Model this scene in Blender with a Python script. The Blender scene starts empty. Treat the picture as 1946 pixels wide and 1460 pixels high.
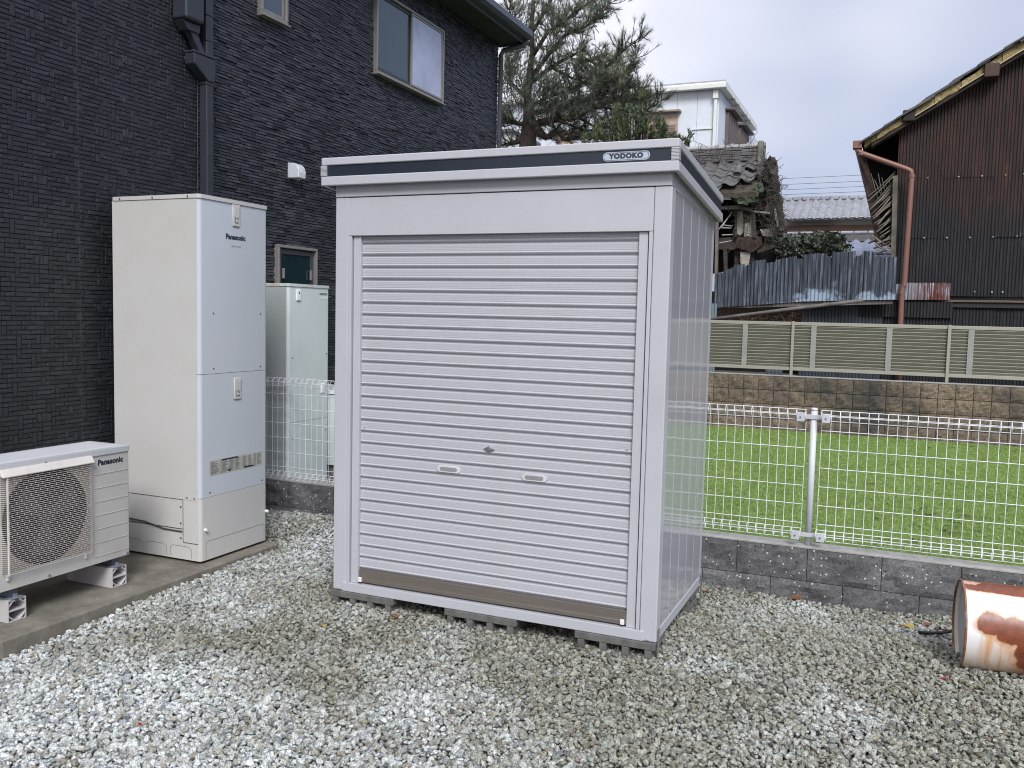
import bpy, bmesh, math, random
import numpy as np
from mathutils import Vector, Matrix
from math import radians, sin, cos, pi, tan

S = bpy.context.scene
COL = S.collection
random.seed(7)
RNG = np.random.default_rng(11)

# ------------------------------------------------------------------ camera
CF, YAW, PIT, ROL = 1695.11, radians(-23.2001), radians(4.4506), radians(1.3238)
CP = Vector((2.6798, -3.8998, 1.4735))
Fv = Vector((sin(YAW)*cos(PIT), cos(YAW)*cos(PIT), -sin(PIT)))
R0 = Vector((cos(YAW), -sin(YAW), 0)); U0 = R0.cross(Fv)
Rv = R0*cos(ROL) + U0*sin(ROL); Uv = -R0*sin(ROL) + U0*cos(ROL)
cam = bpy.data.cameras.new("camera"); camo = bpy.data.objects.new("camera", cam); COL.objects.link(camo)
M = Matrix.Identity(4)
for i in range(3):
    M[i][0], M[i][1], M[i][2], M[i][3] = Rv[i], Uv[i], -Fv[i], CP[i]
camo.matrix_world = M
cam.sensor_width = 36; cam.lens = CF/1946*36; cam.clip_start = .05; cam.clip_end = 1500
S.camera = camo

def at(px, py, Y):
    """world point at depth plane Y that shows at this spot of the photograph"""
    d = Fv + Rv*((px-973)/CF) - Uv*((py-730)/CF)
    return CP + d*((Y-CP.y)/d.y)

# ------------------------------------------------------------------ world, sun
SUN_EL, SUN_AZ = radians(42), radians(150)      # azimuth: direction the light comes from, clockwise from +Y
W = bpy.data.worlds.new("World"); S.world = W; W.use_nodes = True
nt = W.node_tree; N = nt.nodes; L = nt.links; N.clear()
out = N.new("ShaderNodeOutputWorld")
sky = N.new("ShaderNodeTexSky"); sky.sky_type = 'NISHITA'; sky.sun_disc = False
sky.sun_elevation = SUN_EL; sky.sun_rotation = SUN_AZ; sky.air_density = 1.2; sky.dust_density = 2.0
bg1 = N.new("ShaderNodeBackground"); bg1.inputs[1].default_value = .05
L.new(sky.outputs[0], bg1.inputs[0])
bg2 = N.new("ShaderNodeBackground"); bg2.inputs[1].default_value = 1.0
tc = N.new("ShaderNodeTexCoord")
mp = N.new("ShaderNodeMapping"); mp.inputs['Scale'].default_value = (1, 1, 1.8); mp.inputs['Location'].default_value = (.35, .1, .12)
L.new(tc.outputs['Generated'], mp.inputs[0])
n1 = N.new("ShaderNodeTexNoise"); n1.inputs['Scale'].default_value = 1.7; n1.inputs['Detail'].default_value = 2.5; n1.inputs['Roughness'].default_value = .5
L.new(mp.outputs[0], n1.inputs[0])
r1 = N.new("ShaderNodeValToRGB")
r1.color_ramp.elements[0].position = .37; r1.color_ramp.elements[0].color = (.175, .215, .325, 1)
r1.color_ramp.elements[1].position = .60; r1.color_ramp.elements[1].color = (.49, .49, .53, 1)
e = r1.color_ramp.elements.new(.49); e.color = (.29, .315, .40, 1)
# the cloud sheet thins towards one side of the sky
vd = N.new("ShaderNodeVectorMath"); vd.operation = 'DOT_PRODUCT'; vd.inputs[1].default_value = (-.75, -.45, .62); L.new(tc.outputs['Generated'], vd.inputs[0])
vm = N.new("ShaderNodeMath"); vm.operation = 'MULTIPLY_ADD'; vm.inputs[1].default_value = .50; L.new(vd.outputs['Value'], vm.inputs[0])
va = N.new("ShaderNodeMath"); va.operation = 'ADD'; va.inputs[1].default_value = .085; L.new(n1.outputs[0], va.inputs[0]); L.new(va.outputs[0], vm.inputs[2])
L.new(vm.outputs[0], r1.inputs[0])
L.new(r1.outputs[0], bg2.inputs[0])
mx = N.new("ShaderNodeMixShader"); mx.inputs[0].default_value = .86
L.new(bg1.outputs[0], mx.inputs[1]); L.new(bg2.outputs[0], mx.inputs[2]); L.new(mx.outputs[0], out.inputs[0])

sl = bpy.data.lights.new("sun", 'SUN'); sl.energy = 1.5; sl.angle = radians(22); sl.color = (.985, .985, 1)
so = bpy.data.objects.new("sun", sl); COL.objects.link(so)
ld = Vector((sin(SUN_AZ)*cos(SUN_EL), cos(SUN_AZ)*cos(SUN_EL), sin(SUN_EL)))
so.rotation_euler = ld.to_track_quat('Z', 'Y').to_euler(); so.location = (0, 0, 20)

vs = S.view_settings; vs.view_transform = 'Standard'; vs.look = 'None'; vs.exposure = 1.12; vs.gamma = 1; vs.use_curve_mapping = False
S.cycles.use_denoising = True; S.cycles.filter_width = 1.05
S.cycles.max_bounces = 6; S.cycles.diffuse_bounces = 3; S.cycles.glossy_bounces = 3; S.cycles.transparent_max_bounces = 8

# ------------------------------------------------------------------ materials
def newmat(name):
    m = bpy.data.materials.new(name); m.use_nodes = True
    b = m.node_tree.nodes["Principled BSDF"]
    return m, m.node_tree.nodes, m.node_tree.links, b

def srgb(r, g, b):
    f = lambda c: ((c/255)/12.92 if c/255 <= .04045 else ((c/255+.055)/1.055)**2.4)
    return (f(r), f(g), f(b), 1)

def noise(N, L, scale, detail=4, coord='Object', stretch=None, rough=.6):
    tc = N.new("ShaderNodeTexCoord"); src = tc.outputs[coord]
    if coord == 'World':
        pass
    if stretch:
        mp = N.new("ShaderNodeMapping"); mp.inputs['Scale'].default_value = stretch
        L.new(src, mp.inputs[0]); src = mp.outputs[0]
    n = N.new("ShaderNodeTexNoise"); n.inputs['Scale'].default_value = scale; n.inputs['Detail'].default_value = detail
    n.inputs['Roughness'].default_value = rough
    L.new(src, n.inputs[0]); return n

def mixc(N, L, fac, a, b):
    m = N.new("ShaderNodeMix"); m.data_type = 'RGBA'
    if isinstance(fac, (int, float)): m.inputs[0].default_value = fac
    else: L.new(fac, m.inputs[0])
    for k, v in ((6, a), (7, b)):
        if isinstance(v, tuple): m.inputs[k].default_value = v if len(v) == 4 else (*v, 1)
        else: L.new(v, m.inputs[k])
    return m.outputs[2]

def ramp(N, L, src, stops):
    r = N.new("ShaderNodeValToRGB"); cr = r.color_ramp
    while len(cr.elements) < len(stops): cr.elements.new(.5)
    for e, (p, c) in zip(cr.elements, stops):
        e.position = p; e.color = c if isinstance(c, tuple) and len(c) == 4 else ((*c, 1) if isinstance(c, tuple) else (c, c, c, 1))
    L.new(src, r.inputs[0]); return r.outputs[0]

def bump(N, L, b, src, strength=.3, dist=.01):
    bp = N.new("ShaderNodeBump"); bp.inputs['Strength'].default_value = strength; bp.inputs['Distance'].default_value = dist
    L.new(src, bp.inputs['Height']); L.new(bp.outputs[0], b.inputs['Normal'])

def simple(name, col, rough=.5, metal=0, var=.12, vscale=6, bs=0, bscale=80, bdist=.003, dirt=None, dirtscale=2.5, dirtamt=.5, stretch=None, coat=0, rv=.07, wave=0):
    m, N, L, b = newmat(name)
    c = col if len(col) == 4 else (*col, 1)
    n = noise(N, L, vscale, 5, stretch=stretch)
    dark = tuple(x*(1-var) for x in c[:3])+(1,); light = tuple(min(1, x*(1+var)) for x in c[:3])+(1,)
    colr = ramp(N, L, n.outputs[0], [(.3, dark), (.7, light)])
    if dirt:
        n2 = noise(N, L, dirtscale, 7, rough=.7)
        f = ramp(N, L, n2.outputs[0], [(.48, 0.), (.72, dirtamt)])
        colr = mixc(N, L, f, colr, dirt)
    L.new(colr, b.inputs['Base Color'])
    n3 = noise(N, L, vscale*3, 4)
    rr = N.new("ShaderNodeMapRange"); rr.inputs[3].default_value = max(.03, rough-rv); rr.inputs[4].default_value = min(1, rough+rv)
    L.new(n3.outputs[0], rr.inputs[0]); L.new(rr.outputs[0], b.inputs['Roughness'])
    b.inputs['Metallic'].default_value = metal
    if coat: b.inputs['Coat Weight'].default_value = coat; b.inputs['Coat Roughness'].default_value = .05
    if wave:
        nw = noise(N, L, 1.7, 1); bump(N, L, b, nw.outputs[0], wave, .12)
    if bs:
        n4 = noise(N, L, bscale, 5, rough=.7); bump(N, L, b, n4.outputs[0], bs, bdist)
    return m

# ------------------------------------------------------------------ object helpers
def root_loc(p):
    while p is not None and p.parent is not None: p = p.parent
    return Vector(p.location) if p is not None else Vector((0, 0, 0))

class MB:
    def __init__(s): s.v = []; s.f = []; s.a = []
    def quad(s, *pts):
        i = len(s.v); s.v += [tuple(p) for p in pts]; s.f.append(tuple(range(i, i+len(pts)))); return s
    def box(s, x0, x1, y0, y1, z0, z1, M=None):
        i = len(s.v)
        P = [(x0, y0, z0), (x1, y0, z0), (x1, y1, z0), (x0, y1, z0), (x0, y0, z1), (x1, y0, z1), (x1, y1, z1), (x0, y1, z1)]
        if M is not None: P = [tuple(M @ Vector(p)) for p in P]
        s.v += P
        for f in ((0, 3, 2, 1), (4, 5, 6, 7), (0, 1, 5, 4), (1, 2, 6, 5), (2, 3, 7, 6), (3, 0, 4, 7)):
            s.f.append(tuple(i+k for k in f))
        return s
    def tube(s, pts, r, n=8, cap=True, r2=None):
        pts = [Vector(p) for p in pts]; m = len(pts); i0 = len(s.v)
        if r2 is None: r2 = r
        up = None
        for k, p in enumerate(pts):
            d = (pts[min(k+1, m-1)]-pts[max(k-1, 0)]).normalized()
            if up is None:
                up = Vector((0, 0, 1)) if abs(d.z) < .9 else Vector((1, 0, 0))
            a = d.cross(up).normalized(); b = a.cross(d).normalized(); up = b
            rr = (r[k] if isinstance(r, (list, tuple)) else r+(r2-r)*k/max(1, m-1))
            for j in range(n):
                t = 2*pi*j/n; s.v.append(tuple(p+a*cos(t)*rr+b*sin(t)*rr))
        for k in range(m-1):
            for j in range(n):
                q = i0+k*n; j2 = (j+1) % n
                s.f.append((q+j, q+j2, q+n+j2, q+n+j))
        if cap:
            s.f.append(tuple(i0+j for j in range(n))[::-1]); s.f.append(tuple(i0+(m-1)*n+j for j in range(n)))
        return s
    def prism(s, prof, ax, a, b):
        """closed 2D profile extruded along an axis; ax 0: profile (y,z), 1: (x,z), 2: (x,y)"""
        i = len(s.v); n = len(prof)
        mk = {0: lambda t, p: (t, p[0], p[1]), 1: lambda t, p: (p[0], t, p[1]), 2: lambda t, p: (p[0], p[1], t)}[ax]
        for t in (a, b):
            for p in prof: s.v.append(mk(t, p))
        for k in range(n):
            k2 = (k+1) % n; s.f.append((i+k, i+k2, i+n+k2, i+n+k))
        s.f.append(tuple(i+k for k in range(n))[::-1]); s.f.append(tuple(i+n+k for k in range(n)))
        return s
    def sheet(s, prof, ax, a, b, seg=1):
        i = len(s.v); n = len(prof)
        mk = {0: lambda t, p: (t, p[0], p[1]), 1: lambda t, p: (p[0], t, p[1]), 2: lambda t, p: (p[0], p[1], t)}[ax]
        for q in range(seg+1):
            t = a+(b-a)*q/seg
            for p in prof: s.v.append(mk(t, p))
        for q in range(seg):
            for k in range(n-1):
                s.f.append((i+q*n+k, i+q*n+k+1, i+(q+1)*n+k+1, i+(q+1)*n+k))
        return s
    def xf(s, M):
        s.v = [tuple(M @ Vector(p)) for p in s.v]; return s
    def mesh(s, name, mat, origin=(0, 0, 0), smooth=False):
        me = bpy.data.meshes.new(name)
        ox, oy, oz = origin
        me.from_pydata([(x-ox, y-oy, z-oz) for x, y, z in s.v], [], s.f)
        bm = bmesh.new(); bm.from_mesh(me); bmesh.ops.recalc_face_normals(bm, faces=bm.faces); bm.to_mesh(me); bm.free()
        if mat: me.materials.append(mat)
        if smooth: me.shade_smooth()
        return me
    def obj(s, name, mat, parent=None, smooth=False, bevel=0, kind=None, label=None, seg=2):
        me = s.mesh(name, mat, root_loc(parent), smooth)
        o = bpy.data.objects.new(name, me); COL.objects.link(o); o.parent = parent
        if bevel:
            md = o.modifiers.new("bevel", 'BEVEL'); md.width = bevel; md.segments = seg; md.limit_method = 'ANGLE'; md.angle_limit = radians(40)
            me.shade_smooth(); md.harden_normals = True
        if smooth == 'auto':
            me.shade_smooth(); md = None
        if kind: o['kind'] = kind
        if label: o['label'] = label
        return o

def rawobj(name, me, parent=None, loc=(0, 0, 0), kind=None):
    o = bpy.data.objects.new(name, me); COL.objects.link(o); o.parent = parent; o.location = loc
    if kind: o['kind'] = kind
    return o

def thing(name, label, cat, loc, group=None, rz=0):
    o = bpy.data.objects.new(name, None); COL.objects.link(o); o.location = loc; o.rotation_euler = (0, 0, rz)
    o.empty_display_size = .1; o['label'] = label; o['category'] = cat
    if group: o['group'] = group
    return o

def tag(o, label, cat, group=None):
    o['label'] = label; o['category'] = cat
    if group: o['group'] = group
    return o

def copy_tree(o, parent=None):
    c = o.copy(); COL.objects.link(c); c.parent = parent
    for ch in o.children: copy_tree(ch, c)
    return c

def recenter(o):
    """put a single-mesh thing's origin at its base"""
    me = o.data; n = len(me.vertices); a = np.empty(n*3); me.vertices.foreach_get('co', a); a = a.reshape(-1, 3)
    c = np.array([(a[:, 0].min()+a[:, 0].max())/2, (a[:, 1].min()+a[:, 1].max())/2, a[:, 2].min()])
    a -= c; me.vertices.foreach_set('co', a.ravel()); o.location = Vector(c); me.update(); return o

def npmesh(name, V, F, mat, smooth=False, attr=None):
    """fast mesh of equal-size polygons"""
    V = np.asarray(V, np.float32); F = np.asarray(F, np.int32); k = F.shape[1]
    me = bpy.data.meshes.new(name); me.vertices.add(len(V)); me.vertices.foreach_set('co', V.ravel())
    me.loops.add(F.size); me.loops.foreach_set('vertex_index', F.ravel())
    me.polygons.add(len(F)); me.polygons.foreach_set('loop_start', np.arange(0, F.size, k, dtype=np.int32))
    me.polygons.foreach_set('loop_total', np.full(len(F), k, np.int32))
    me.update(calc_edges=True); me.validate()
    if attr is not None:
        A = me.attributes.new('shade', 'FLOAT', 'FACE'); A.data.foreach_set('value', np.asarray(attr, np.float32))
    if mat: me.materials.append(mat)
    if smooth: me.shade_smooth()
    else: me.shade_flat()
    return me

def text_mesh(name, body, size, mat, parent, M, bold=.0, ext=.0006, space=1.0):
    """lettering as flat raised print; M maps text plane (x right, y up, z out) to the world"""
    cu = bpy.data.curves.new(name, 'FONT'); cu.body = body; cu.size = size; cu.extrude = ext; cu.offset = bold
    cu.align_x = 'CENTER'; cu.align_y = 'CENTER'; cu.resolution_u = 4; cu.space_character = space
    t = bpy.data.objects.new(name, cu); COL.objects.link(t)
    dg = bpy.context.evaluated_depsgraph_get(); me = bpy.data.meshes.new_from_object(t.evaluated_get(dg))
    bpy.data.objects.remove(t); bpy.data.curves.remove(cu)
    rl = root_loc(parent)
    me.transform(Matrix.Translation(-rl) @ M); me.materials.clear(); me.materials.append(mat); me.name = name
    o = bpy.data.objects.new(name, me); COL.objects.link(o); o.parent = parent
    return o

def frame(origin, right, up):
    r = Vector(right).normalized(); u = Vector(up).normalized(); n = r.cross(u)
    m = Matrix.Identity(4)
    for i in range(3): m[i][0], m[i][1], m[i][2], m[i][3] = r[i], u[i], n[i], origin[i]
    return m

# ================================================================== GROUND
CTRL = np.array([(-1, .8, -.11), (-.95, -1.2, -.16), (-1.6, 1.4, -.02), (-1.0, 1.4, -.02), (0, 0, -.083), (.9, -.05, -.082), (1.75, -.1, -.088), (.45, -.1, -.08), (1.3, -.1, -.08),
                 (1.7, 1.4, -.145), (2.5, 1.45, -.155), (3.1, 1.45, -.14), (3.05, .55, -.085), (0, -2, -.10), (2, -2, -.10), (3.6, -1, -.10),
                 (1.2, .6, -.105), (.4, .4, -.10), (0, 1, -.08), (-1.0, -2.5, -.16), (4.5, .5, -.1), (1.5, -5, -.1), (4.5, -4, -.1), (-.2, -.7, -.10), (1, -1, -.09)])
def hgt(x, y):
    x = np.asarray(x, float); y = np.asarray(y, float)
    w = 1/((x[..., None]-CTRL[:, 0])**2+(y[..., None]-CTRL[:, 1])**2+.05)**1.5
    h = (w*CTRL[:, 2]).sum(-1)/w.sum(-1)
    return h+.008*np.sin(3.1*x+1)*np.cos(2.7*y)+.005*np.sin(9*x+2*y)*np.cos(7*y)

m_soil = simple("packed_soil", (.10, .09, .075), .95, var=.3, vscale=9, bs=.5, bscale=40, bdist=.01)
MB().quad((-260, -200, -.42), (260, -200, -.42), (260, 420, -.42), (-260, 420, -.42)).obj("ground", m_soil, kind='structure')
nx, ny = 110, 100
gx, gy = np.meshgrid(np.linspace(-1.9, 6.5, nx), np.linspace(-7.5, 1.47, ny))
V = np.stack([gx, gy, hgt(gx, gy)-.012], -1).reshape(-1, 3)
ii = (np.arange(ny-1)[:, None]*nx+np.arange(nx-1)).ravel()
rawobj("yard", npmesh("yard", V, np.stack([ii, ii+1, ii+nx+1, ii+nx], -1), simple("gravel_bed", (.07, .065, .058), .95, var=.35, vscale=30, bs=.6, bscale=90, bdist=.01), True), kind='structure')

# gravel stones -----------------------------------------------------
def stone_mat():
    m, N, L, b = newmat("crushed_granite")
    oi = N.new("ShaderNodeObjectInfo")
    base = ramp(N, L, oi.outputs['Random'], [(0, (.22, .24, .25)), (.14, (.46, .50, .50)), (.36, (.66, .70, .70)), (.52, (.50, .52, .50)), (.62, (.33, .33, .29)), (.72, (.60, .63, .63)),
                                             (.87, (.27, .255, .205)), (.93, (.42, .40, .345)), (.965, (.11, .115, .13)), (1, (.80, .82, .84))])
    geo = N.new("ShaderNodeNewGeometry")
    mp = N.new("ShaderNodeMapping"); mp.vector_type = 'POINT'; L.new(geo.outputs['Position'], mp.inputs[0])
    v = N.new("ShaderNodeTexNoise"); v.inputs['Scale'].default_value = 230; v.inputs['Detail'].default_value = 3; v.inputs['Roughness'].default_value = .75; L.new(mp.outputs[0], v.inputs[0])
    sp = ramp(N, L, v.outputs[0], [(.38, .06), (.455, .70), (.53, 1.15), (.62, 1.5)])
    mm = N.new("ShaderNodeMix"); mm.data_type = 'RGBA'; mm.blend_type = 'MULTIPLY'; mm.inputs[0].default_value = .95
    L.new(base, mm.inputs[6]); L.new(sp, mm.inputs[7])
    # damp, earthy patches in the bed, with shadow painted in towards the shed
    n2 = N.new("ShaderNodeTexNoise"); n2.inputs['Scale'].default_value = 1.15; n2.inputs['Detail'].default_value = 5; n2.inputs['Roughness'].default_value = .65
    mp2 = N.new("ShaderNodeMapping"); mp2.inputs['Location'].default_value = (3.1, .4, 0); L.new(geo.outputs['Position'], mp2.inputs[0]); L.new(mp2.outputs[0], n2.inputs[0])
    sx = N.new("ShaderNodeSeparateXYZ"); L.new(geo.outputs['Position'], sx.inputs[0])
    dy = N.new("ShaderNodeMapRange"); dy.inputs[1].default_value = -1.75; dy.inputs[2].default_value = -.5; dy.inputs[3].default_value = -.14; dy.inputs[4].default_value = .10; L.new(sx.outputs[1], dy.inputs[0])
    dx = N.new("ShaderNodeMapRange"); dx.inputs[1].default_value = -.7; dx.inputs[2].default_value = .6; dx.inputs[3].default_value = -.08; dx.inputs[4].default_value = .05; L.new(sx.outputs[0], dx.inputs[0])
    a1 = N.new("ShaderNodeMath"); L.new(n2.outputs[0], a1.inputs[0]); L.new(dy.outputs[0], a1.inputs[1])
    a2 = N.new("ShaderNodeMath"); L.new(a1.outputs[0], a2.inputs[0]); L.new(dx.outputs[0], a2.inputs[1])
    damp_shade = ramp(N, L, a2.outputs[0], [(.40, 0.), (.66, .95)])
    dm = N.new("ShaderNodeMix"); dm.data_type = 'RGBA'; dm.blend_type = 'MULTIPLY'; L.new(damp_shade, dm.inputs[0]); L.new(mm.outputs[2], dm.inputs[6]); dm.inputs[7].default_value = (.50, .48, .40, 1)
    L.new(dm.outputs[2], b.inputs['Base Color'])
    b.inputs['Roughness'].default_value = .75
    bump(N, L, b, v.outputs[0], .35, .002)
    return m
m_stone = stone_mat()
vcol = bpy.data.collections.new("stone_variants")
for k in range(9):
    bm = bmesh.new(); bmesh.ops.create_icosphere(bm, subdivisions=2 if k < 5 else 1, radius=.5)
    r = np.random.default_rng(100+k)
    ax = np.array([1.0, r.uniform(.68, .95), r.uniform(.5, .75)])
    planes = [(Vector(r.normal(size=3)).normalized(), r.uniform(.26, .40)) for _ in range(11)]
    for v in bm.verts:
        p = v.co.copy()
        for n_, d_ in planes:
            t = p.dot(n_)
            if t > d_: p -= n_*(t-d_)
        p += Vector(r.normal(size=3))*.012
        v.co = Vector((p.x*ax[0], p.y*ax[1], p.z*ax[2]))*1.25
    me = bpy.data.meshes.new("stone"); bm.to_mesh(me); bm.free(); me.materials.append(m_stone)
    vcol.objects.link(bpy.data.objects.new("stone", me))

def scatter(name, pts, scl, vc, tilt=pi, kind='stuff', smin=None, rot=None):
    me = bpy.data.meshes.new(name); me.vertices.add(len(pts)); me.vertices.foreach_set('co', np.asarray(pts, np.float32).ravel())
    A = me.attributes.new('scl', 'FLOAT', 'POINT'); A.data.foreach_set('value', np.asarray(scl, np.float32))
    R = me.attributes.new('rot', 'FLOAT_VECTOR', 'POINT')
    n = len(pts); rr = RNG.uniform(-1, 1, (n, 3))*np.array([tilt, tilt, pi]) if rot is None else rot
    R.data.foreach_set('vector', np.asarray(rr, np.float32).ravel()); me.update()
    o = rawobj(name, me, kind=kind)
    g = bpy.data.node_groups.new(name, 'GeometryNodeTree')
    g.interface.new_socket("Geometry", in_out='INPUT', socket_type='NodeSocketGeometry'); g.interface.new_socket("Geometry", in_out='OUTPUT', socket_type='NodeSocketGeometry')
    n = g.nodes; l = g.links
    gi = n.new("NodeGroupInput"); go = n.new("NodeGroupOutput"); ip = n.new("GeometryNodeInstanceOnPoints"); mp = n.new("GeometryNodeMeshToPoints")
    ci = n.new("GeometryNodeCollectionInfo"); ci.inputs['Collection'].default_value = vc; ci.inputs['Separate Children'].default_value = True
    na = n.new("GeometryNodeInputNamedAttribute"); na.data_type = 'FLOAT'; na.inputs['Name'].default_value = 'scl'
    nr = n.new("GeometryNodeInputNamedAttribute"); nr.data_type = 'FLOAT_VECTOR'; nr.inputs['Name'].default_value = 'rot'
    l.new(gi.outputs[0], mp.inputs[0]); l.new(mp.outputs[0], ip.inputs['Points']); l.new(ci.outputs[0], ip.inputs['Instance'])
    ip.inputs['Pick Instance'].default_value = True
    l.new(na.outputs['Attribute'], ip.inputs['Scale']); l.new(nr.outputs['Attribute'], ip.inputs['Rotation'])
    l.new(ip.outputs[0], go.inputs[0])
    md = o.modifiers.new("scatter", 'NODES'); md.node_group = g
    return o

def jgrid(x0, x1, y0, y1, step):
    a, b = np.meshgrid(np.arange(x0, x1, step), np.arange(y0, y1, step)); n = a.size
    return a.ravel()+RNG.uniform(-.5, .5, n)*step, b.ravel()+RNG.uniform(-.5, .5, n)*step
PX, PY, PS, PZ = [], [], [], []
for step, smin, smax, dz in ((.0165, .013, .023, -.004), (.023, .015, .033, .007)):
    x, y = jgrid(-1.85, 4.6, -2.75, 1.44, step)
    PX.append(x); PY.append(y); s_ = RNG.uniform(smin, smax, x.size); s_ = np.where(RNG.random(x.size) < .03, s_*1.35, s_); PS.append(s_); PZ.append(np.full(x.size, dz)+RNG.uniform(-.003, .004, x.size))
PX = np.concatenate(PX); PY = np.concatenate(PY); PS = np.concatenate(PS); PZ = np.concatenate(PZ)
keep = ~((PX < -.975) & (PY < .83) & (PY > -1.19))
keep &= ~((PX > .3) & (PX < 1.6) & (PY > .45) & (PY < 1.0) & (RNG.random(PX.size) < .7))
# thin out what lies far to the left and right of any likely view
keep &= (PX < 3.9+(PY+2.75)*.2) & (PX > -1.85)
PX, PY, PS, PZ = PX[keep], PY[keep], PS[keep], PZ[keep]
H = hgt(PX, PY)
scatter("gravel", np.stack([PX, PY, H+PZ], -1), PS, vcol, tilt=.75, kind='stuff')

# artificial turf ---------------------------------------------------
m_turf, N_, L_, b_ = newmat("artificial_turf")
n1_ = noise(N_, L_, 140, 4, rough=.8); n2_ = noise(N_, L_, 1.1, 3)
c1 = ramp(N_, L_, n1_.outputs[0], [(.3, (.125, .195, .04)), (.55, (.185, .285, .06)), (.75, (.255, .37, .10))])
c2 = mixc(N_, L_, ramp(N_, L_, n2_.outputs[0], [(.4, 0.), (.65, .3)]), c1, (.09, .18, .03, 1))
L_.new(c2, b_.inputs['Base Color']); b_.inputs['Roughness'].default_value = .8; bump(N_, L_, b_, n1_.outputs[0], .8, .02)
MB().quad((-1.9, 1.58, .0), (9, 1.58, .0), (9, 8.6, .0), (-1.9, 8.6, .0)).obj("lawn_base", m_turf, kind='structure')
m_blade, N_, L_, b_ = newmat("turf_blade")
oi = N_.new("ShaderNodeObjectInfo")
L_.new(ramp(N_, L_, oi.outputs['Random'], [(0, (.145, .235, .048)), (.5, (.205, .32, .07)), (1, (.28, .395, .11))]), b_.inputs['Base Color']); b_.inputs['Roughness'].default_value = .45
tcol = bpy.data.collections.new("turf_variants")
for k in range(4):
    r = np.random.default_rng(k); V = []; F = []
    for j in range(30):
        x, y = r.uniform(-.03, .03, 2); a = r.uniform(0, 2*pi); w = .0018; h = r.uniform(.007, .014); lx, ly = r.normal(0, .010, 2)
        i = len(V); V += [(x-cos(a)*w, y-sin(a)*w, 0), (x+cos(a)*w, y+sin(a)*w, 0), (x+lx, y+ly, h)]; F.append((i, i+1, i+2))
    tcol.objects.link(bpy.data.objects.new("turf_tuft", npmesh("turf_tuft", V, F, m_blade)))
x, y = jgrid(.2, 5.2, 1.6, 8.5, .042)
k_ = (x < 3.7+(y-1.6)*.33) & (x > 1.3-(y-1.6)*.16)
x, y = x[k_], y[k_]
scatter("turf", np.stack([x, y, np.zeros(x.size)], -1), RNG.uniform(.8, 1.25, x.size), tcol, tilt=.15)

# ================================================================== SHED
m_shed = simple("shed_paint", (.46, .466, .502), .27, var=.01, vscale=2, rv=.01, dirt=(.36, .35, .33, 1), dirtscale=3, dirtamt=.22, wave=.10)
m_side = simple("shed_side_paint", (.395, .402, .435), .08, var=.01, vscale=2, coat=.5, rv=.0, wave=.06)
m_slat = simple("slat_paint", (.45, .456, .49), .28, var=.015, vscale=2, rv=.02, dirt=(.36, .35, .33, 1), dirtscale=4, dirtamt=.2)
m_navy = simple("navy_trim", (.017, .024, .037), .38, var=.1)
m_bronze = simple("bronze_aluminium", (.25, .22, .195), .32, metal=.55, var=.06, stretch=(1, 1, 20))
m_steel = simple("steel", (.5, .5, .5), .3, metal=.9)
m_white_pl = simple("white_plastic", (.78, .78, .78), .35)
m_black = simple("black_void", (.003, .003, .004), .9)
m_print = simple("dark_print", (.03, .035, .06), .5)
SW, SD = 1.75, 1.023
shed = thing("storage_shed", "grey steel storage shed with a roller shutter and navy trimmed roof, standing on concrete blocks", "shed", (SW/2, SD/2, 0))
for a, b in ((0, .080), (SW-.080, SW)):
    p = MB().box(a, b, 0, .07, .0, 2.05).obj("corner_post", m_shed, shed, bevel=.006)
for a in (0.005, SW-.055): MB().box(a, a+.05, SD-.05, SD, .0, 2.0).obj("corner_post", m_shed, shed, bevel=.004)
MB().box(.002, SW-.002, -.004, .06, 2.052, 2.125).obj("header_beam", m_shed, shed, bevel=.003)
MB().box(.0805, SW-.0805, -.002, .02, 1.856, 2.047).obj("shutter_box_cover", m_shed, shed, bevel=.002)
MB().box(.06, SW-.06, -.006, .08, .0, .047).obj("sill", m_shed, shed, bevel=.003)
# guide rails, each a stepped profile
for sx in (0, 1):
    prof = [(.081, .0), (.098, .0), (.098, .030), (.105, .030), (.105, .012), (.146, .012), (.146, .060), (.081, .060)]
    if sx: prof = [(SW-x, y) for x, y in prof][::-1]
    MB().prism(prof, 2, .048, 1.855).obj("guide_rail", m_shed, shed, bevel=.0015)
# shutter slats, every slat its own part
pitch = .0605; y0 = .030
prof = [(y0+.011, 0), (y0+.0105, .0055), (y0+.001, .0085), (y0-.002, .012), (y0-.0035, .0155), (y0-.002, .0185), (y0+.0015, .0205), (y0+.0018, .0235), (y0+.0005, .0245), (y0+.0005, .0305),
        (y0+.0016, .0313), (y0+.0005, .0321), (y0+.0005, .0385), (y0+.0016, .0393), (y0+.0005, .0401), (y0+.0005, .0465), (y0+.0016, .0473), (y0+.0005, .0481), (y0+.0008, .0535), (y0+.004, .0562), (y0+.011, .0572), (y0+.011, .0605)]
sm = MB().sheet(prof, 0, .147, SW-.147, 1)
zt0 = 1.862
me = sm.mesh("shutter_slat", m_slat, (SW/2, SD/2, 0)); me.shade_smooth()
for p in me.polygons: p.use_smooth = True
me.set_sharp_from_angle(angle=radians(28)) if hasattr(me, 'set_sharp_from_angle') else None
z = .120; k = 0
while z < 1.85:
    o = rawobj("shutter_slat", me, shed, (0, RNG.uniform(-.0006, .0006), z)); k += 1; z += pitch
MB().box(.1475, SW-.1475, .022, .06, .056, .1195).obj("bottom_rail", m_bronze, shed, bevel=.002)
MB().box(.1475, SW-.1475, .012, .022, .056, .076).obj("bottom_rail_lip", m_bronze, shed, bevel=.002)
for x in (.154, SW-.154-.02): MB().box(x, x+.02, .0, .0115, .058, .083).obj("stopper", m_white_pl, shed, bevel=.003)
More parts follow.
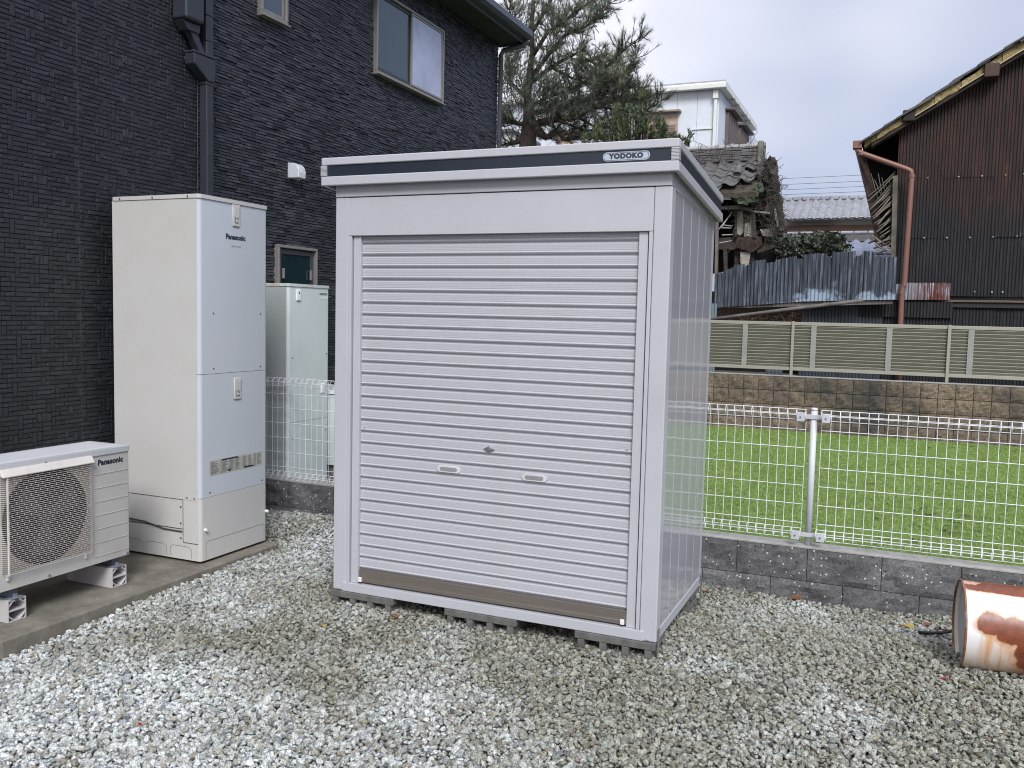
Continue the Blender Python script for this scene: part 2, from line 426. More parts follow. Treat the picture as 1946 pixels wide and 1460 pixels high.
def oval(w, h, n=12, cx=0, cz=0):
    r = h/2; P = []
    for i in range(n+1): t = -pi/2+pi*i/n; P.append((cx+w/2-r+r*cos(t), cz+r*sin(t)))
    for i in range(n+1): t = pi/2+pi*i/n; P.append((cx-w/2+r+r*cos(t), cz+r*sin(t)))
    return P
for hx in (.665, 1.125):
    h = MB().prism(oval(.128, .034, cx=hx, cz=.697), 1, .0215, .029).obj("pull_handle", simple("handle_light_grey", (.60, .60, .61), .35), shed, bevel=.0015)
    MB().prism(oval(.096, .020, cx=hx, cz=.697), 1, .0205, .0214).obj("handle_recess", simple("recess_grey", (.26, .26, .27), .5), h)
lk = MB().prism([(.855, .817), (.885, .832), (.915, .817), (.885, .802)], 1, .019, .030).obj("key_lock", m_steel, shed, bevel=.002)
MB().tube([(.885, .0185, .817), (.885, .0145, .817)], .009, 14).obj("keyhole", m_steel, lk)
for x, z in ((.157, .87), (.157, .855), (SW-.185, .87), (SW-.185, .855)):
    MB().tube([(x+.012, .024, z), (x+.012, .0275, z)], .003, 8).obj("rivet", m_steel, shed)
for x, z in ((.035, 2.09), (SW-.04, 2.09), (.035, .015), (SW-.04, .015)):
    y = -.004 if z > 1 else 0
    MB().tube([(x, y+.001, z), (x, y-.003, z)], .008, 10).obj("bolt", m_shed, shed)
# side walls: narrow ribbed steel panels (right side seen)
def side_profile(ya, yb, xs, sgn):
    w = yb-ya; P = [(xs-sgn*.008, ya), (xs-sgn*.0005, ya+.003), (xs-sgn*.0005, ya+.009), (xs-sgn*.0011, ya+.013)]
    for q in (.50,):
        c = ya+w*q; P += [(xs-sgn*.0011, c-.016), (xs-sgn*.0010, c-.012), (xs-sgn*.0010, c+.012), (xs-sgn*.0011, c+.016)]
    P += [(xs-sgn*.0011, yb-.013), (xs-sgn*.0005, yb-.009), (xs-sgn*.0005, yb-.003), (xs-sgn*.008, yb)]
    return P
for sgn, xs in ((1, SW-.004), (-1, .004)):
    n = 5; ya0, yb0 = .071, SD-.051
    for k in range(n):
        ya = ya0+(yb0-ya0)*k/n; yb = ya0+(yb0-ya0)*(k+1)/n
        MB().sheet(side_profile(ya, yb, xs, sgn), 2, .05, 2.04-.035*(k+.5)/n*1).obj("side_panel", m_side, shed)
    MB().box(min(xs-sgn*.03, xs-sgn*.002+sgn*.005), max(xs-sgn*.03, xs-sgn*.002+sgn*.005), .071, SD-.051, .0, .049).obj("base_rail", m_shed, shed, bevel=.003)
    pr = [(.071, 2.04), (SD, 2.0), (SD, 2.05), (.071, 2.12)]
    MB().prism(pr, 0, xs-.02 if sgn > 0 else xs-.001, xs+.001 if sgn > 0 else xs+.02).obj("side_header", m_shed, shed, bevel=.002)
MB().box(.056, SW-.056, SD-.02, SD-.005, .0, 2.0).obj("back_panel", m_shed, shed)
MB().box(.03, SW-.03, .08, SD-.03, .004, .03).obj("floor_panel", m_shed, shed)
for y in (.015, SD-.035):
    MB().box(SW+.001, SW+.006, y, y+.025, -.13, .06).obj("ground_anchor", m_steel, shed, bevel=.001)
# roof: fascia of three bands, falling slightly to the back
RX0, RX1, RY0, RY1 = -.058, 1.785, -.05, 1.035
def fz(y): return -.108*(y-RY0)/(RY1-RY0)
def band(z0, z1, off, name, mat, bev=.004):
    x0, x1, ya, yb = RX0+off, RX1-off, RY0+off, RY1-off; t = .02
    MB().prism([(ya, z0), (ya+t, z0), (ya+t, z1), (ya, z1)], 0, x0, x1).obj(name, mat, shed, bevel=bev)
    for xa, xb in ((x0, x0+t), (x1-t, x1)):
        MB().prism([(ya+t+.0005, z0), (yb, z0+fz(yb)), (yb, z1+fz(yb)), (ya+t+.0005, z1)], 0, xa, xb).obj(name, mat, shed, bevel=bev)
    MB().prism([(x0+t+.0005, z0+fz(yb)), (x1-t-.0005, z0+fz(yb)), (x1-t-.0005, z1+fz(yb)), (x0+t+.0005, z1+fz(yb))], 1, yb-t, yb).obj(name, mat, shed)
band(2.105, 2.152, 0, "lower_fascia", m_shed, .006)
band(2.1525, 2.2065, .009, "navy_fascia", m_navy, .001)
band(2.207, 2.246, .001, "upper_fascia", m_shed, .006)
MB().prism([(RY0+.021, 2.236), (RY1-.021, 2.236+fz(RY1)), (RY1-.021, 2.239+fz(RY1)), (RY0+.021, 2.239)], 0, RX0+.021, RX1-.021).obj("roof_sheet", m_shed, shed)
MB().prism([(RY0+.021, 2.126), (RY1-.021, 2.126+fz(RY1)), (RY1-.021, 2.129+fz(RY1)), (RY0+.021, 2.129)], 0, RX0+.021, RX1-.021).obj("soffit", m_shed, shed)
for xa in (RX0-.0005, RX1-.0345):                 # ribbed corner caps on the navy band
    c = MB()
    for k in range(9):
        z0 = 2.1535+k*.0059; c.box(xa, xa+.035, RY0-.001, RY0+.035, z0, z0+.0043)
    c.box(xa+.002, xa+.033, RY0+.002, RY0+.034, 2.153, 2.2063)
    c.obj("corner_cap", m_shed, shed, bevel=.0008)
ylet = RY0+.009
bd = MB().prism(oval(.214, .040, cx=1.548, cz=2.180), 1, ylet-.003, ylet-.0002).obj("badge", simple("badge_silver", (.42, .48, .56), .3), shed, bevel=.001)
rim = MB()
A_, B_ = oval(.206, .0335, cx=1.548, cz=2.180), oval(.202, .0300, cx=1.548, cz=2.180)
for k in range(len(A_)):
    k2 = (k+1) % len(A_); rim.quad((A_[k][0], ylet-.0034, A_[k][1]), (A_[k2][0], ylet-.0034, A_[k2][1]), (B_[k2][0], ylet-.0034, B_[k2][1]), (B_[k][0], ylet-.0034, B_[k][1]))
rim.obj("badge_outline", m_print, bd)
text_mesh("badge_lettering", "YODOKO", .0285, m_print, bd, frame((1.548, ylet-.0034, 2.1805), (1, 0, 0), (0, 0, 1)) @ Matrix.Scale(1.12, 4, (1, 0, 0)), bold=.0019, space=1.12)

# concrete blocks under the shed
m_block = simple("grey_concrete_block", (.12, .12, .112), .93, var=.25, vscale=18, bs=.7, bscale=130, bdist=.004)
def hollow_block(x0, x1, y0, y1, label):
    t = thing("concrete_block", label, "concrete block", ((x0+x1)/2, (y0+y1)/2, -.1), "hollow concrete blocks under the shed")
    z0, z1 = -.1015, -.0015
    w = x1-x0; n = 3; web = .034; b = MB()
    b.box(x0, x1, y0, y1, z1-.034, z1); b.box(x0+.012, x1-.012, y0, y1, z0, z0+.024)
    cell = (w-.03-web)/n
    xs = [x0+.015+k*cell for k in range(n)]+[x1-.015-web]
    for x in xs: b.box(x, x+web, y0+.0005, y1-.0005, z0+.0245, z1-.0345)
    b.obj("block_body", m_block, t, bevel=.004)
    MB().box(x0+.02, x1-.02, y1-.02, y1-.005, z0+.025, z1-.03).obj("hole_shade", m_black, t)  # black plate paints the shade at the back of the holes
hollow_block(-.01, .375, -.012, .18, "hollow concrete block under the shed's left front corner")
hollow_block(.672, 1.062, -.012, .18, "hollow concrete block under the middle of the shed's front sill")
hollow_block(1.362, 1.748, -.014, .18, "hollow concrete block under the shed's right front corner")
hollow_block(1.362, 1.746, .80, .99, "hollow concrete block under the shed's right rear corner")

# ================================================================== HOUSE (dark siding)
WX = -1.85
def siding_mat(name, c0, c1, rough):
    m, N, L, b = newmat(name)
    at_ = N.new("ShaderNodeAttribute"); at_.attribute_name = 'shade'
    c = ramp(N, L, at_.outputs['Fac'], [(0, c0), (1, c1)])
    geo = N.new("ShaderNodeNewGeometry")
    n = N.new("ShaderNodeTexNoise"); n.inputs['Scale'].default_value = 1.4; n.inputs['Detail'].default_value = 6; L.new(geo.outputs['Position'], n.inputs[0])
    f = ramp(N, L, n.outputs[0], [(.35, 0.), (.7, .35)])
    c = mixc(N, L, f, c, (.027, .029, .033, 1))
    L.new(c, b.inputs['Base Color']); b.inputs['Roughness'].default_value = rough
    n2 = N.new("ShaderNodeTexNoise"); n2.inputs['Scale'].default_value = 95; n2.inputs['Detail'].default_value = 6; n2.inputs['Roughness'].default_value = .7; L.new(geo.outputs['Position'], n2.inputs[0])
    bump(N, L, b, n2.outputs[0], .65, .006)
    return m
m_sidA = siding_mat("black_mosaic_siding", (.013, .0145, .018, 1), (.026, .028, .034, 1), .40)
m_sidB = siding_mat("black_stacked_siding", (.012, .013, .018, 1), (.055, .058, .070, 1), .34)

def pieces_mesh(name, rects, plen, ph, mat, rnd, dmin, dmax, gap=.0008, bev=.0022, base=.0050, tl=.0012):
    """embossed siding panel: x=out of wall, y along, z up; rects = (y0,y1,z0,z1)"""
    R_ = np.array(rects); n = len(R_)
    d = base+rnd.uniform(dmin, dmax, n)
    y0, y1, z0, z1 = R_[:, 0]+gap, R_[:, 1]-gap, R_[:, 2]+gap, R_[:, 3]-gap
    tilt = rnd.normal(0, tl, (n, 4))
    V = np.zeros((n, 8, 3))
    for i, (yy, zz) in enumerate(((y0, z0), (y1, z0), (y1, z1), (y0, z1))):
        V[:, i, 0] = 0; V[:, i, 1] = yy; V[:, i, 2] = zz
    b = bev
    for i, (yy, zz) in enumerate(((y0+b, z0+b), (y1-b, z0+b), (y1-b, z1-b), (y0+b, z1-b))):
        V[:, 4+i, 0] = d+tilt[:, i]; V[:, 4+i, 1] = yy; V[:, 4+i, 2] = zz
    V = V.reshape(-1, 3)
    f = np.array([(4, 5, 6, 7), (0, 1, 5, 4), (1, 2, 6, 5), (2, 3, 7, 6), (3, 0, 4, 7)])
    F = (np.arange(n)[:, None, None]*8+f[None]).reshape(-1, 4)
    sh = np.repeat(rnd.uniform(0, 1, n), 5)
    k = len(V); V = np.vstack([V, [(0, 0, 0), (0, plen, 0), (0, plen, ph), (0, 0, ph)]]); F = np.vstack([F, [(k, k+1, k+2, k+3)]]); sh = np.append(sh, 0)
    me = npmesh(name, V, F, mat, attr=sh)
    return me

PH = .455
def rectsA(plen, rnd):
    cw, chh = .0305, PH/17.0; nc = int(round(plen/cw)); cw = plen/nc; R_ = []
    for s0, s1 in ((0, 6), (6, 12), (12, 17)):
        g = np.zeros((s1-s0, nc), bool)
        for r in range(s1-s0):
            for c in range(nc):
                if g[r, c]: continue
                q = rnd.random(); w = 1; h = 1
                if q < .16 and r+1 < s1-s0: h = 2
                elif q < .22 and r+2 < s1-s0: h = 3
                elif q < .52: w = rnd.integers(2, 4)
                elif q < .72: w = rnd.integers(3, 6)
                while w > 1 and (c+w > nc or g[r, c:c+w].any()): w -= 1
                g[r:r+h, c:c+w] = True
                R_.append((c*cw, (c+w)*cw, (s0+r)*chh, (s0+r+h)*chh))
    return R_
def rectsB(plen, rnd):
    R_ = []; nr = 20; rh = PH/nr
    for r in range(nr):
        y = 0; 
        while y < plen-1e-6:
            w = rnd.choice([.06, .085, .11, .135, .16]); 
            if plen-(y+w) < .05: w = plen-y
            R_.append((y, y+w, r*rh, (r+1)*rh)); y += w
    return R_
house = thing("dark_house", "two storey house clad in near black brick patterned siding along the left", "house", (-4, 2, -.3))
def hp(me, y, z, x=WX): 
    o = rawobj("siding_panel", me, house); o.location = Vector((x, y, z))-Vector(house.location); return o
rndA = np.random.default_rng(5)
mA = pieces_mesh("mosaic_siding", rectsA(3.0, rndA), 3.0, PH, m_sidA, rndA, 0, .0022)
mA2 = pieces_mesh("mosaic_siding_short", rectsA(.985, rndA), .985, PH, m_sidA, rndA, 0, .0022)
mB = [pieces_mesh("stacked_siding", rectsB(2.52, np.random.default_rng(20+k)), 2.52, PH, m_sidB, np.random.default_rng(30+k), 0, .011, gap=.0008, bev=.0022, base=.004, tl=.0016) for k in range(2)]
NR = 11; ZB = -.31
for r in range(NR):
    z = ZB+r*PH
    for y in (-5.975, -2.973): hp(mA, y, z)
    hp(mA2, .031, z)
    hp(mB[r % 2], 1.032, z, WX-.03); hp(mB[(r+1) % 2], 3.554, z, WX-.03)
m_hbody = simple("dark_wall", (.035, .038, .046), .6)
MB().box(-9, WX-.001, -6, 1.02, -.35, 4.699).box(-9, WX-.031, 1.02, 6.076, -.35, 4.699).obj("wall", m_hbody, house)
MB().box(WX-.002, WX+.006, 1.0165, 1.0215, -.2, 4.69).box(WX+.001, WX+.003, .028, .0305, -.2, 4.69).obj("joint_seal", simple("sealant_grey", (.09, .095, .10), .6), house)
# eaves and roof
m_eave = simple("eave_metal", (.075, .078, .10), .4, var=.05)
m_soff = simple("soffit_board", (.030, .031, .037), .7)
EZ = 4.70; EX = -1.555; EY = 6.155
MB().box(-9.5, EX-.02, -6.5, EY-.02, EZ, EZ+.02).obj("soffit", m_soff, house)
MB().box(EX-.02, EX, -6.5, EY, EZ-.02, EZ+.12).box(-9.5, EX-.021, EY-.02, EY, EZ-.02, EZ+.12).obj("fascia", m_eave, house, bevel=.004)
MB().prism([(EX+.001, EZ+.02), (EX+.07, EZ+.02), (EX+.10, EZ+.055), (EX+.10, EZ+.12), (EX+.09, EZ+.12), (EX+.088, EZ+.06), (EX+.065, EZ+.032), (EX+.001, EZ+.032)], 1, -6.5, EY-.03).obj("gutter", m_eave, house)
MB().prism([(-9.6, EZ+.121), (EX+.03, EZ+.121), (EX+.03, EZ+.15), (-5.4, EZ+1.4), (-9.6, EZ+.2)], 1, -6.6, EY+.04).obj("roof", simple("dark_slate_roof", (.06, .062, .07), .6), house)
MB().tube([(WX+.0, 6.10, -.2), (WX+.0, 6.10, 4.57), (WX+.03, 6.10, 4.62), (EX-.02, 6.11, 4.66), (EX+.04, 6.12, 4.71)], .03, 10).obj("corner_downpipe", m_eave, house, smooth=True)
for z in (3.55, 4.25): MB().box(WX-.04, WX+.02, 6.06, 6.075, z, z+.03).obj("pipe_bracket", m_eave, house)

m_alu = simple("champagne_aluminium", (.27, .255, .24), .32, metal=.35, var=.05)
m_aludk = simple("dark_sash", (.05, .05, .055), .4)
def glass(name, col, rough=.02):
    m, N, L, b = newmat(name); n = noise(N, L, 3.5, 2)
    L.new(ramp(N, L, n.outputs[0], [(.3, tuple(c*.8 for c in col)), (.7, tuple(c*1.15 for c in col))]), b.inputs['Base Color'])
    b.inputs['Roughness'].default_value = rough; b.inputs['Coat Weight'].default_value = 1; b.inputs['Coat Roughness'].default_value = .01
    n2 = noise(N, L, 2.2, 2); bump(N, L, b, n2.outputs[0], .04, .02)
    return m
m_gl_dark = glass("glass_over_dark_curtain", (.022, .038, .040)); m_gl_deep = glass("glass_dark_room", (.006, .022, .026)); m_gl_pale = glass("glass_before_lace_curtain", (.40, .42, .58))
m_gl_blue = glass("glass_blue_grey", (.05, .065, .085))
XW = WX-.03
def window(y0, y1, z0, z1, sash=None, glassm=None):
    t = .022; fx0, fx1 = XW+.001, XW+.052
    w = MB()
    w.box(fx0, fx1, y0, y1, z0, z0+t*1.15).box(fx0, fx1, y0, y1, z1-t, z1)
    w.box(fx0, fx1, y0, y0+t, z0+t*1.15, z1-t).box(fx0, fx1, y1-t, y1, z0+t*1.15, z1-t)
    wo = w.obj("window", m_alu, house, bevel=.003)
    MB().box(fx0, fx1+.022, y0-.006, y1+.006, z0-.013, z0-.0005).obj("sill", m_alu, wo, bevel=.003)
    MB().box(XW+.008, XW+.0115, y0+t, y1-t, z0+t*1.15, z1-t).obj("dark_reveal", m_aludk, wo)
    return wo, t
# big sliding window
y0, y1, z0, z1 = 3.30, 4.62, 3.665, 4.42
wo, t = window(y0, y1, z0, z1); ym = y0+.655
def pane(wo, ya, yb, za, zb, x, gm, fm, f=.022):
    MB().box(x, x+.003, ya+f, yb-f, za+f, zb-f).obj("pane", gm, wo)
    MB().box(x-.004, x+.011, ya, yb, za, za+f).box(x-.004, x+.011, ya, yb, zb-f, zb).box(x-.004, x+.011, ya, ya+f, za+f, zb-f).box(x-.004, x+.011, yb-f, yb, za+f, zb-f).obj("sash", fm, wo, bevel=.002)
pane(wo, y0+t+.001, ym+.02, z0+.036, z1-t-.001, XW+.016, m_gl_dark, m_aludk, .03)
pane(wo, ym-.012, y1-t-.001, z0+.036, z1-t-.001, XW+.033, m_gl_pale, m_alu, .020)
# small upper window
wo, t = window(1.68, 2.00, 3.690, 4.35); pane(wo, 1.71, 1.97, 3.725, 4.318, XW+.02, m_gl_blue, m_alu, .02)
# ground floor window behind the heater
wo, t = window(1.885, 2.405, 1.15, 1.985); pane(wo, 1.916, 2.374, 1.187, 1.953, XW+.018, m_gl_deep, m_aludk, .035)
for y in (1.955, 2.32): MB().box(XW+.03, XW+.045, y, y+.02, 1.72, 1.80).obj("latch", m_alu, wo, bevel=.002)

# hood vent
m_vent = simple("grey_vent_paint", (.50, .52, .54), .35)
hv = thing("vent_hood", "pale grey curved vent hood on the dark siding left of the shed roof", "vent hood", (XW+.006, 2.16, 2.55))
pr = [(XW+.012, 2.525), (XW+.110, 2.525), (XW+.110, 2.580)]
for k in range(7): a = pi/2*k/6; pr.append((XW+.110-.070*(1-cos(a)), 2.580+.066*sin(a)))
pr.append((XW+.012, 2.646))
MB().prism(pr, 1, 2.06, 2.155).obj("hood", m_vent, hv, bevel=.008)
MB().box(XW+.006, XW+.0118, 2.055, 2.160, 2.522, 2.650).obj("back_plate", m_vent, hv, bevel=.002)
MB().tube([(XW+.08, 2.11, 2.524), (XW+.08, 2.11, 2.516)], .007, 8).obj("screw", m_steel, hv)

# rain downpipe with funnels
m_pipe = simple("dark_pipe", (.030, .034, .044), .33, var=.06)
dp = thing("downpipe", "black square downpipe with a funnel branching in from the upper left of the house wall", "downpipe", (WX+.05, 1.05, -.2))
PXc, PYc = WX+.052, 1.055
MB().box(PXc-.034, PXc+.034, PYc-.034, PYc+.034, -.12, 4.69).obj("pipe", m_pipe, dp, bevel=.008)
MB().prism([(.888, 3.185), (1.098, 3.185), (1.098, 3.09), (1.085, 3.025), (1.025, 3.025), (.893, 3.115)], 0, PXc-.042, PXc+.046).obj("funnel", m_pipe, dp, bevel=.008)
MB().box(PXc-.045, PXc+.05, .884, 1.102, 3.1855, 3.201).obj("funnel_rim", m_pipe, dp, bevel=.004)
MB().prism([(.955, 3.20), (1.012, 3.20), (.935, 3.325), (.935, 3.365), (.872, 3.365), (.872, 3.315)], 0, PXc-.028, PXc+.034).obj("branch_pipe", m_pipe, dp, bevel=.008)
MB().prism([(.835, 3.315), (.942, 3.315), (.952, 3.372), (.79, 3.372)], 0, PXc-.042, PXc+.046).obj("hopper_neck", m_pipe, dp, bevel=.006)
MB().box(PXc-.045, PXc+.085, .778, .950, 3.373, 4.2).obj("hopper", m_pipe, dp, bevel=.02, seg=3)
for z in (3.47, 3.005): MB().box(PXc-.052, PXc+.039, PYc-.039, PYc+.039, z, z+.016).obj("pipe_clip", m_pipe, dp, bevel=.003)
MB().box(PXc-.037, PXc+.037, PYc-.037, PYc+.037, 3.30, 3.306).obj("pipe_socket", m_pipe, dp)

# ================================================================== CONCRETE SLAB, HEATERS, AC
m_conc, N_, L_, b_ = newmat("slab_concrete")
n1_ = noise(N_, L_, 5, 8, rough=.75); n2_ = noise(N_, L_, 120, 3); n3_ = noise(N_, L_, 7, 4, stretch=(6, 6, .5))
c1 = ramp(N_, L_, n1_.outputs[0], [(.3, (.10, .09, .072)), (.5, (.19, .172, .142)), (.72, (.30, .275, .23))])
c2 = mixc(N_, L_, ramp(N_, L_, n3_.outputs[0], [(.5, 0.), (.75, .35)]), c1, (.11, .10, .075, 1))
c3 = mixc(N_, L_, ramp(N_, L_, n2_.outputs[0], [(.4, .18), (.6, 0.)]), c2, (.07, .065, .06, 1))
L_.new(c3, b_.inputs['Base Color']); b_.inputs['Roughness'].default_value = .88; bump(N_, L_, b_, n2_.outputs[0], .35, .003)
slab = MB().box(WX+.012, -.985, -1.175, .81, -.32, -.062).obj("concrete_slab", m_conc, None, bevel=.012)
tag(recenter(slab), "weathered concrete slab carrying the air conditioner and the tall water heater", "concrete slab")

m_cream = simple("cream_steel", (.535, .53, .51), .33, var=.03, vscale=2, dirt=(.40, .37, .32, 1), dirtscale=1.8, dirtamt=.25)
m_heat = simple("heater_front_paint", (.52, .55, .595), .22, var=.03, vscale=2)
m_acb = simple("ac_paint", (.50, .49, .465), .38, var=.04, vscale=4, dirt=(.33, .30, .25, 1), dirtamt=.35)
m_seam = simple("seam_shadow_gap", (.04, .04, .045), .8)
m_logo = simple("logo_print", (.022, .025, .045), .4)
m_grey = simple("grey_print", (.35, .35, .36), .5)
HX0, HX1, HY0, HY1, HZ0, HZ1 = -1.749, -1.07, .186, .797, -.045, 2.128
ht = thing("water_heater", "tall cream heat pump water tank against the dark wall, the large one on the slab", "water heater", ((HX0+HX1)/2, (HY0+HY1)/2, -.062))
def rr(x0, x1, y0, y1, r, n=5, corners=(0, 1, 0, 0)):
    """rounded rectangle in plan: corners order (x0y0, x1y0, x1y1, x0y1)"""
    P = []
    for i, (cx, cy, a0) in enumerate(((x0, y0, pi), (x1, y0, -pi/2), (x1, y1, 0), (x0, y1, pi/2))):
        rr_ = r if corners[i] else .004
        ccx = cx+rr_ if i in (0, 3) else cx-rr_; ccy = cy+rr_ if i in (0, 1) else cy-rr_
        for k in range(n+1):
            a = a0+pi/2*k/n; P.append((ccx+rr_*cos(a), ccy+rr_*sin(a)))
    return P
def rprism(parent, name, mat, x0, x1, y0, y1, z0, z1, r, corners=(0, 1, 1, 0)):
    P = rr(x0, x1, y0, y1, r, 5, corners); o = MB().prism(P, 2, z0, z1).obj(name, mat, parent)
    o.data.shade_smooth()
    if hasattr(o.data, 'set_sharp_from_angle'): o.data.set_sharp_from_angle(angle=radians(35))
    return o
rprism(ht, "upper_casing", m_heat, HX0, HX1, HY0+.001, HY1, 1.079, HZ1-.022, .022)
rprism(ht, "middle_casing", m_heat, HX0, HX1, HY0+.001, HY1, .3365, 1.0765, .022)
rprism(ht, "lower_casing", m_cream, HX0, HX1+.001, HY0+.001, HY1, HZ0, .3345, .022)
rprism(ht, "top_lid", m_cream, HX0-.006, HX1+.006, HY0-.006, HY1+.006, HZ1-.021, HZ1+.002, .024, (1, 1, 1, 1))
MB().box(HX0, HX1-.024, HY0-.001, HY0+.0005, .321, HZ1-.0225).obj("side_panel", m_cream, ht)
for z0, z1 in ((1.0765, 1.079), (.3345, .3365)): MB().box(HX0+.004, HX1-.002, HY0+.006, HY1-.003, z0, z1).obj("seam", m_seam, ht)
sp = MB()   # seam outlines of the service covers on the side
for a in ((HX1-.135, HX1-.133, .06, .32), (HX1-.133, HX1-.02, .0585, .0605), (HX0, HX1-.135, .139, .142), (HX0, HX1-.135, .319, .321)): sp.box(a[0], a[1], HY0-.0022, HY0+.0015, a[2], a[3])
sp.obj("side_seam", m_seam, ht)
def outline(parent, name, mat, P, w, axis, pos, eps=.0006):
    """thin raised outline along a polyline; axis 0: points (y,z) on plane x=pos; axis 1: points (x,z) on plane y=pos"""
    b = MB()
    for (a0, b0), (a1, b1) in zip(P[:-1], P[1:]):
        l = math.hypot(a1-a0, b1-b0) or 1; na, nb = -(b1-b0)/l*w/2, (a1-a0)/l*w/2
        q = [(a0-na, b0-nb), (a1-na, b1-nb), (a1+na, b1+nb), (a0+na, b0+nb)]
        if axis == 0: b.quad(*[(pos+eps, u, v) for u, v in q])
        else: b.quad(*[(u, pos-eps, v) for u, v in q])
    return b.obj(name, mat, parent)
outline(ht, "front_cover_seam", m_seam, [(HY0+.045, HZ0+.01), (HY0+.045, .055), (HY0+.06, .068), (HY1-.045, .068), (HY1-.03, .055), (HY1-.03, HZ0+.01)], .002, 0, HX1+.001)
for x0 in (HX1-.62, HX1-.43, HX1-.235):
    outline(ht, "foot_cover_seam", m_seam, [(x0, HZ0+.01), (x0, .02), (x0+.02, .035), (x0+.14, .035), (x0+.165, .02), (x0+.165, HZ0+.01)], .0016, 1, HY0)
MB().tube([(HX0+.01, HY0-.006, .165), (HX0+.25, HY0-.008, .155), (HX0+.40, HY0-.007, .128), (HX0+.54, HY0-.004, .125)], .004, 6).obj("cable", m_seam, ht)
for z, nm in ((2.037, "upper"), (.975, "middle")):
    ym = .497 if z > 1.5 else .508
    h = MB().box(HX1, HX1+.008, ym-.032, ym+.032, z-.066, z+.066).obj("latch_plate", m_cream, ht, bevel=.006)
    MB().box(HX1+.0082, HX1+.0105, ym-.022, ym+.022, z-.012, z+.052).obj("latch_tab", m_cream, h, bevel=.002)
    MB().box(HX1+.008, HX1+.0088, ym-.015, ym+.015, z-.046, z-.018).obj("latch_recess", simple("recess_brown", (.22, .19, .16), .5), h)
    MB().tube([(HX1+.0088, ym, z-.033), (HX1+.013, ym, z-.033)], .009, 12).obj("latch_knob", m_cream, h)
sc_ = MB()
for y, z in ((.30, 1.44), (.73, 1.44), (.30, 1.11), (.73, 1.105), (.265, .362), (.745, .36)): sc_ = MB().tube([(HX1, y, z), (HX1+.003, y, z)], .0045, 8).obj("screw", m_seam, ht)
for x, z in ((HX1-.10, .335), (HX1-.045, .335), (HX1-.15, .275), (HX1-.15, .175), (HX1-.15, .085)): MB().tube([(x, HY0, z), (x, HY0-.004, z)], .0055, 8).obj("screw", m_steel, ht)
for x in (HX0+.07, HX0+.33, HX0+.60): MB().tube([(x, HY0-.005, HZ1-.011), (x, HY0-.010, HZ1-.011)], .006, 8).obj("lid_screw", m_steel, ht)
for y, z in ((.222, .143), (.787, .148)): MB().tube([(HX1+.001, y, z), (HX1+.018, y, z)], .009, 12).obj("thumb_screw", m_white_pl, ht)
def facing_x(x, y, z): return frame((x, y, z), (0, 1, 0), (0, 0, 1))
text_mesh("logo", "Panasonic", .0425, m_logo, ht, facing_x(HX1+.0008, .497, 1.905), bold=.0018, space=1.05)
text_mesh("model_number", "HE-W46HQ", .017, m_grey, ht, facing_x(HX1+.0008, .500, 1.852))
# warning sticker with small print
st = MB().box(HX1+.0003, HX1+.0009, .263, .748, .462, .553).obj("warning_sticker", simple("sticker_paper", (.42, .42, .37), .6), ht)
pr_ = MB(); rs = random.Random(3); X_ = HX1+.0012
def bar(ya, yb, za, zb): pr_.quad((X_, ya, za), (X_, yb, za), (X_, yb, zb), (X_, ya, zb))
for c0, c1 in ((.272, .352), (.368, .425), (.430, .485), (.490, .535), (.560, .605), (.61, .655), (.668, .692), (.695, .738)):
    z = .543
    while z > .468:
        w = rs.uniform(.6, 1)*(c1-c0); bar(c0, c0+w, z-.0016, z)
        z -= rs.choice([.004, .0048, .006])
bar(.368, .515, .543, .551); bar(.575, .662, .466, .476); pr_.quad((X_, .415, .480), (X_, .452, .480), (X_, .4335, .466))
bar(.358, .3592, .462, .553); bar(.552, .5532, .462, .553); bar(.662, .6632, .462, .553)
pr_.obj("sticker_print", m_logo, st)
for x in (HX0+.05, HX1-.09):
    for y in (HY0+.04, HY1-.09): MB().box(x, x+.05, y, y+.05, -.0615, HZ0-.0005).obj("foot", m_black, ht)

# AC outdoor unit ---------------------------------------------------
AX0, AX1, AY0, AY1, AZ0, AZ1 = -1.46, -1.16, -1.06, -.262, .102, .712
ac = thing("air_conditioner", "beige outdoor air conditioner with a big fan grille, on the slab at left", "air conditioner", (-1.31, -.66, -.062))
rprism(ac, "casing", m_acb, AX0, AX1-.012, AY0, AY1, AZ0, AZ1-.02, .018)
rprism(ac, "front_panel", m_acb, AX1-.0118, AX1, AY0, AY1, AZ0, AZ1-.032, .010)
m_actop = simple("ac_top_paint", (.50, .51, .53), .32, var=.02, rv=.01)
rprism(ac, "top_lid", m_actop, AX0-.006, AX1+.006, AY0-.008, AY1+.008, AZ1-.031, AZ1-.003, .022, (1, 1, 1, 1))
rb = MB()
for k in range(13):
    x = AX0+.03+k*.0172; rb.prism([(x, AZ1-.006), (x, AZ1-.003), (x+.003, AZ1+.0012), (x+.009, AZ1+.0012), (x+.012, AZ1-.003), (x+.012, AZ1-.006)], 1, AY0+.02, AY1-.03)
rb.obj("lid_rib", m_actop, ac)
GY0, GY1, GZ0, GZ1 = -1.035, -.522, .178, .668
MB().box(AX1, AX1+.002, GY0+.004, GY1-.004, GZ0+.005, GZ1-.005).obj("fan_shroud", simple("shroud_tan", (.26, .225, .195), .55), ac)
cy, cz, fr = (GY0+GY1)/2-.01, (GZ0+GZ1)/2, .241
dsk = MB(); P = [(AX1+.0025, cy+fr*cos(2*pi*k/40), cz+fr*sin(2*pi*k/40)) for k in range(40)]; dsk.quad(*P); dsk.obj("fan_opening", m_black, ac)
fb = MB()
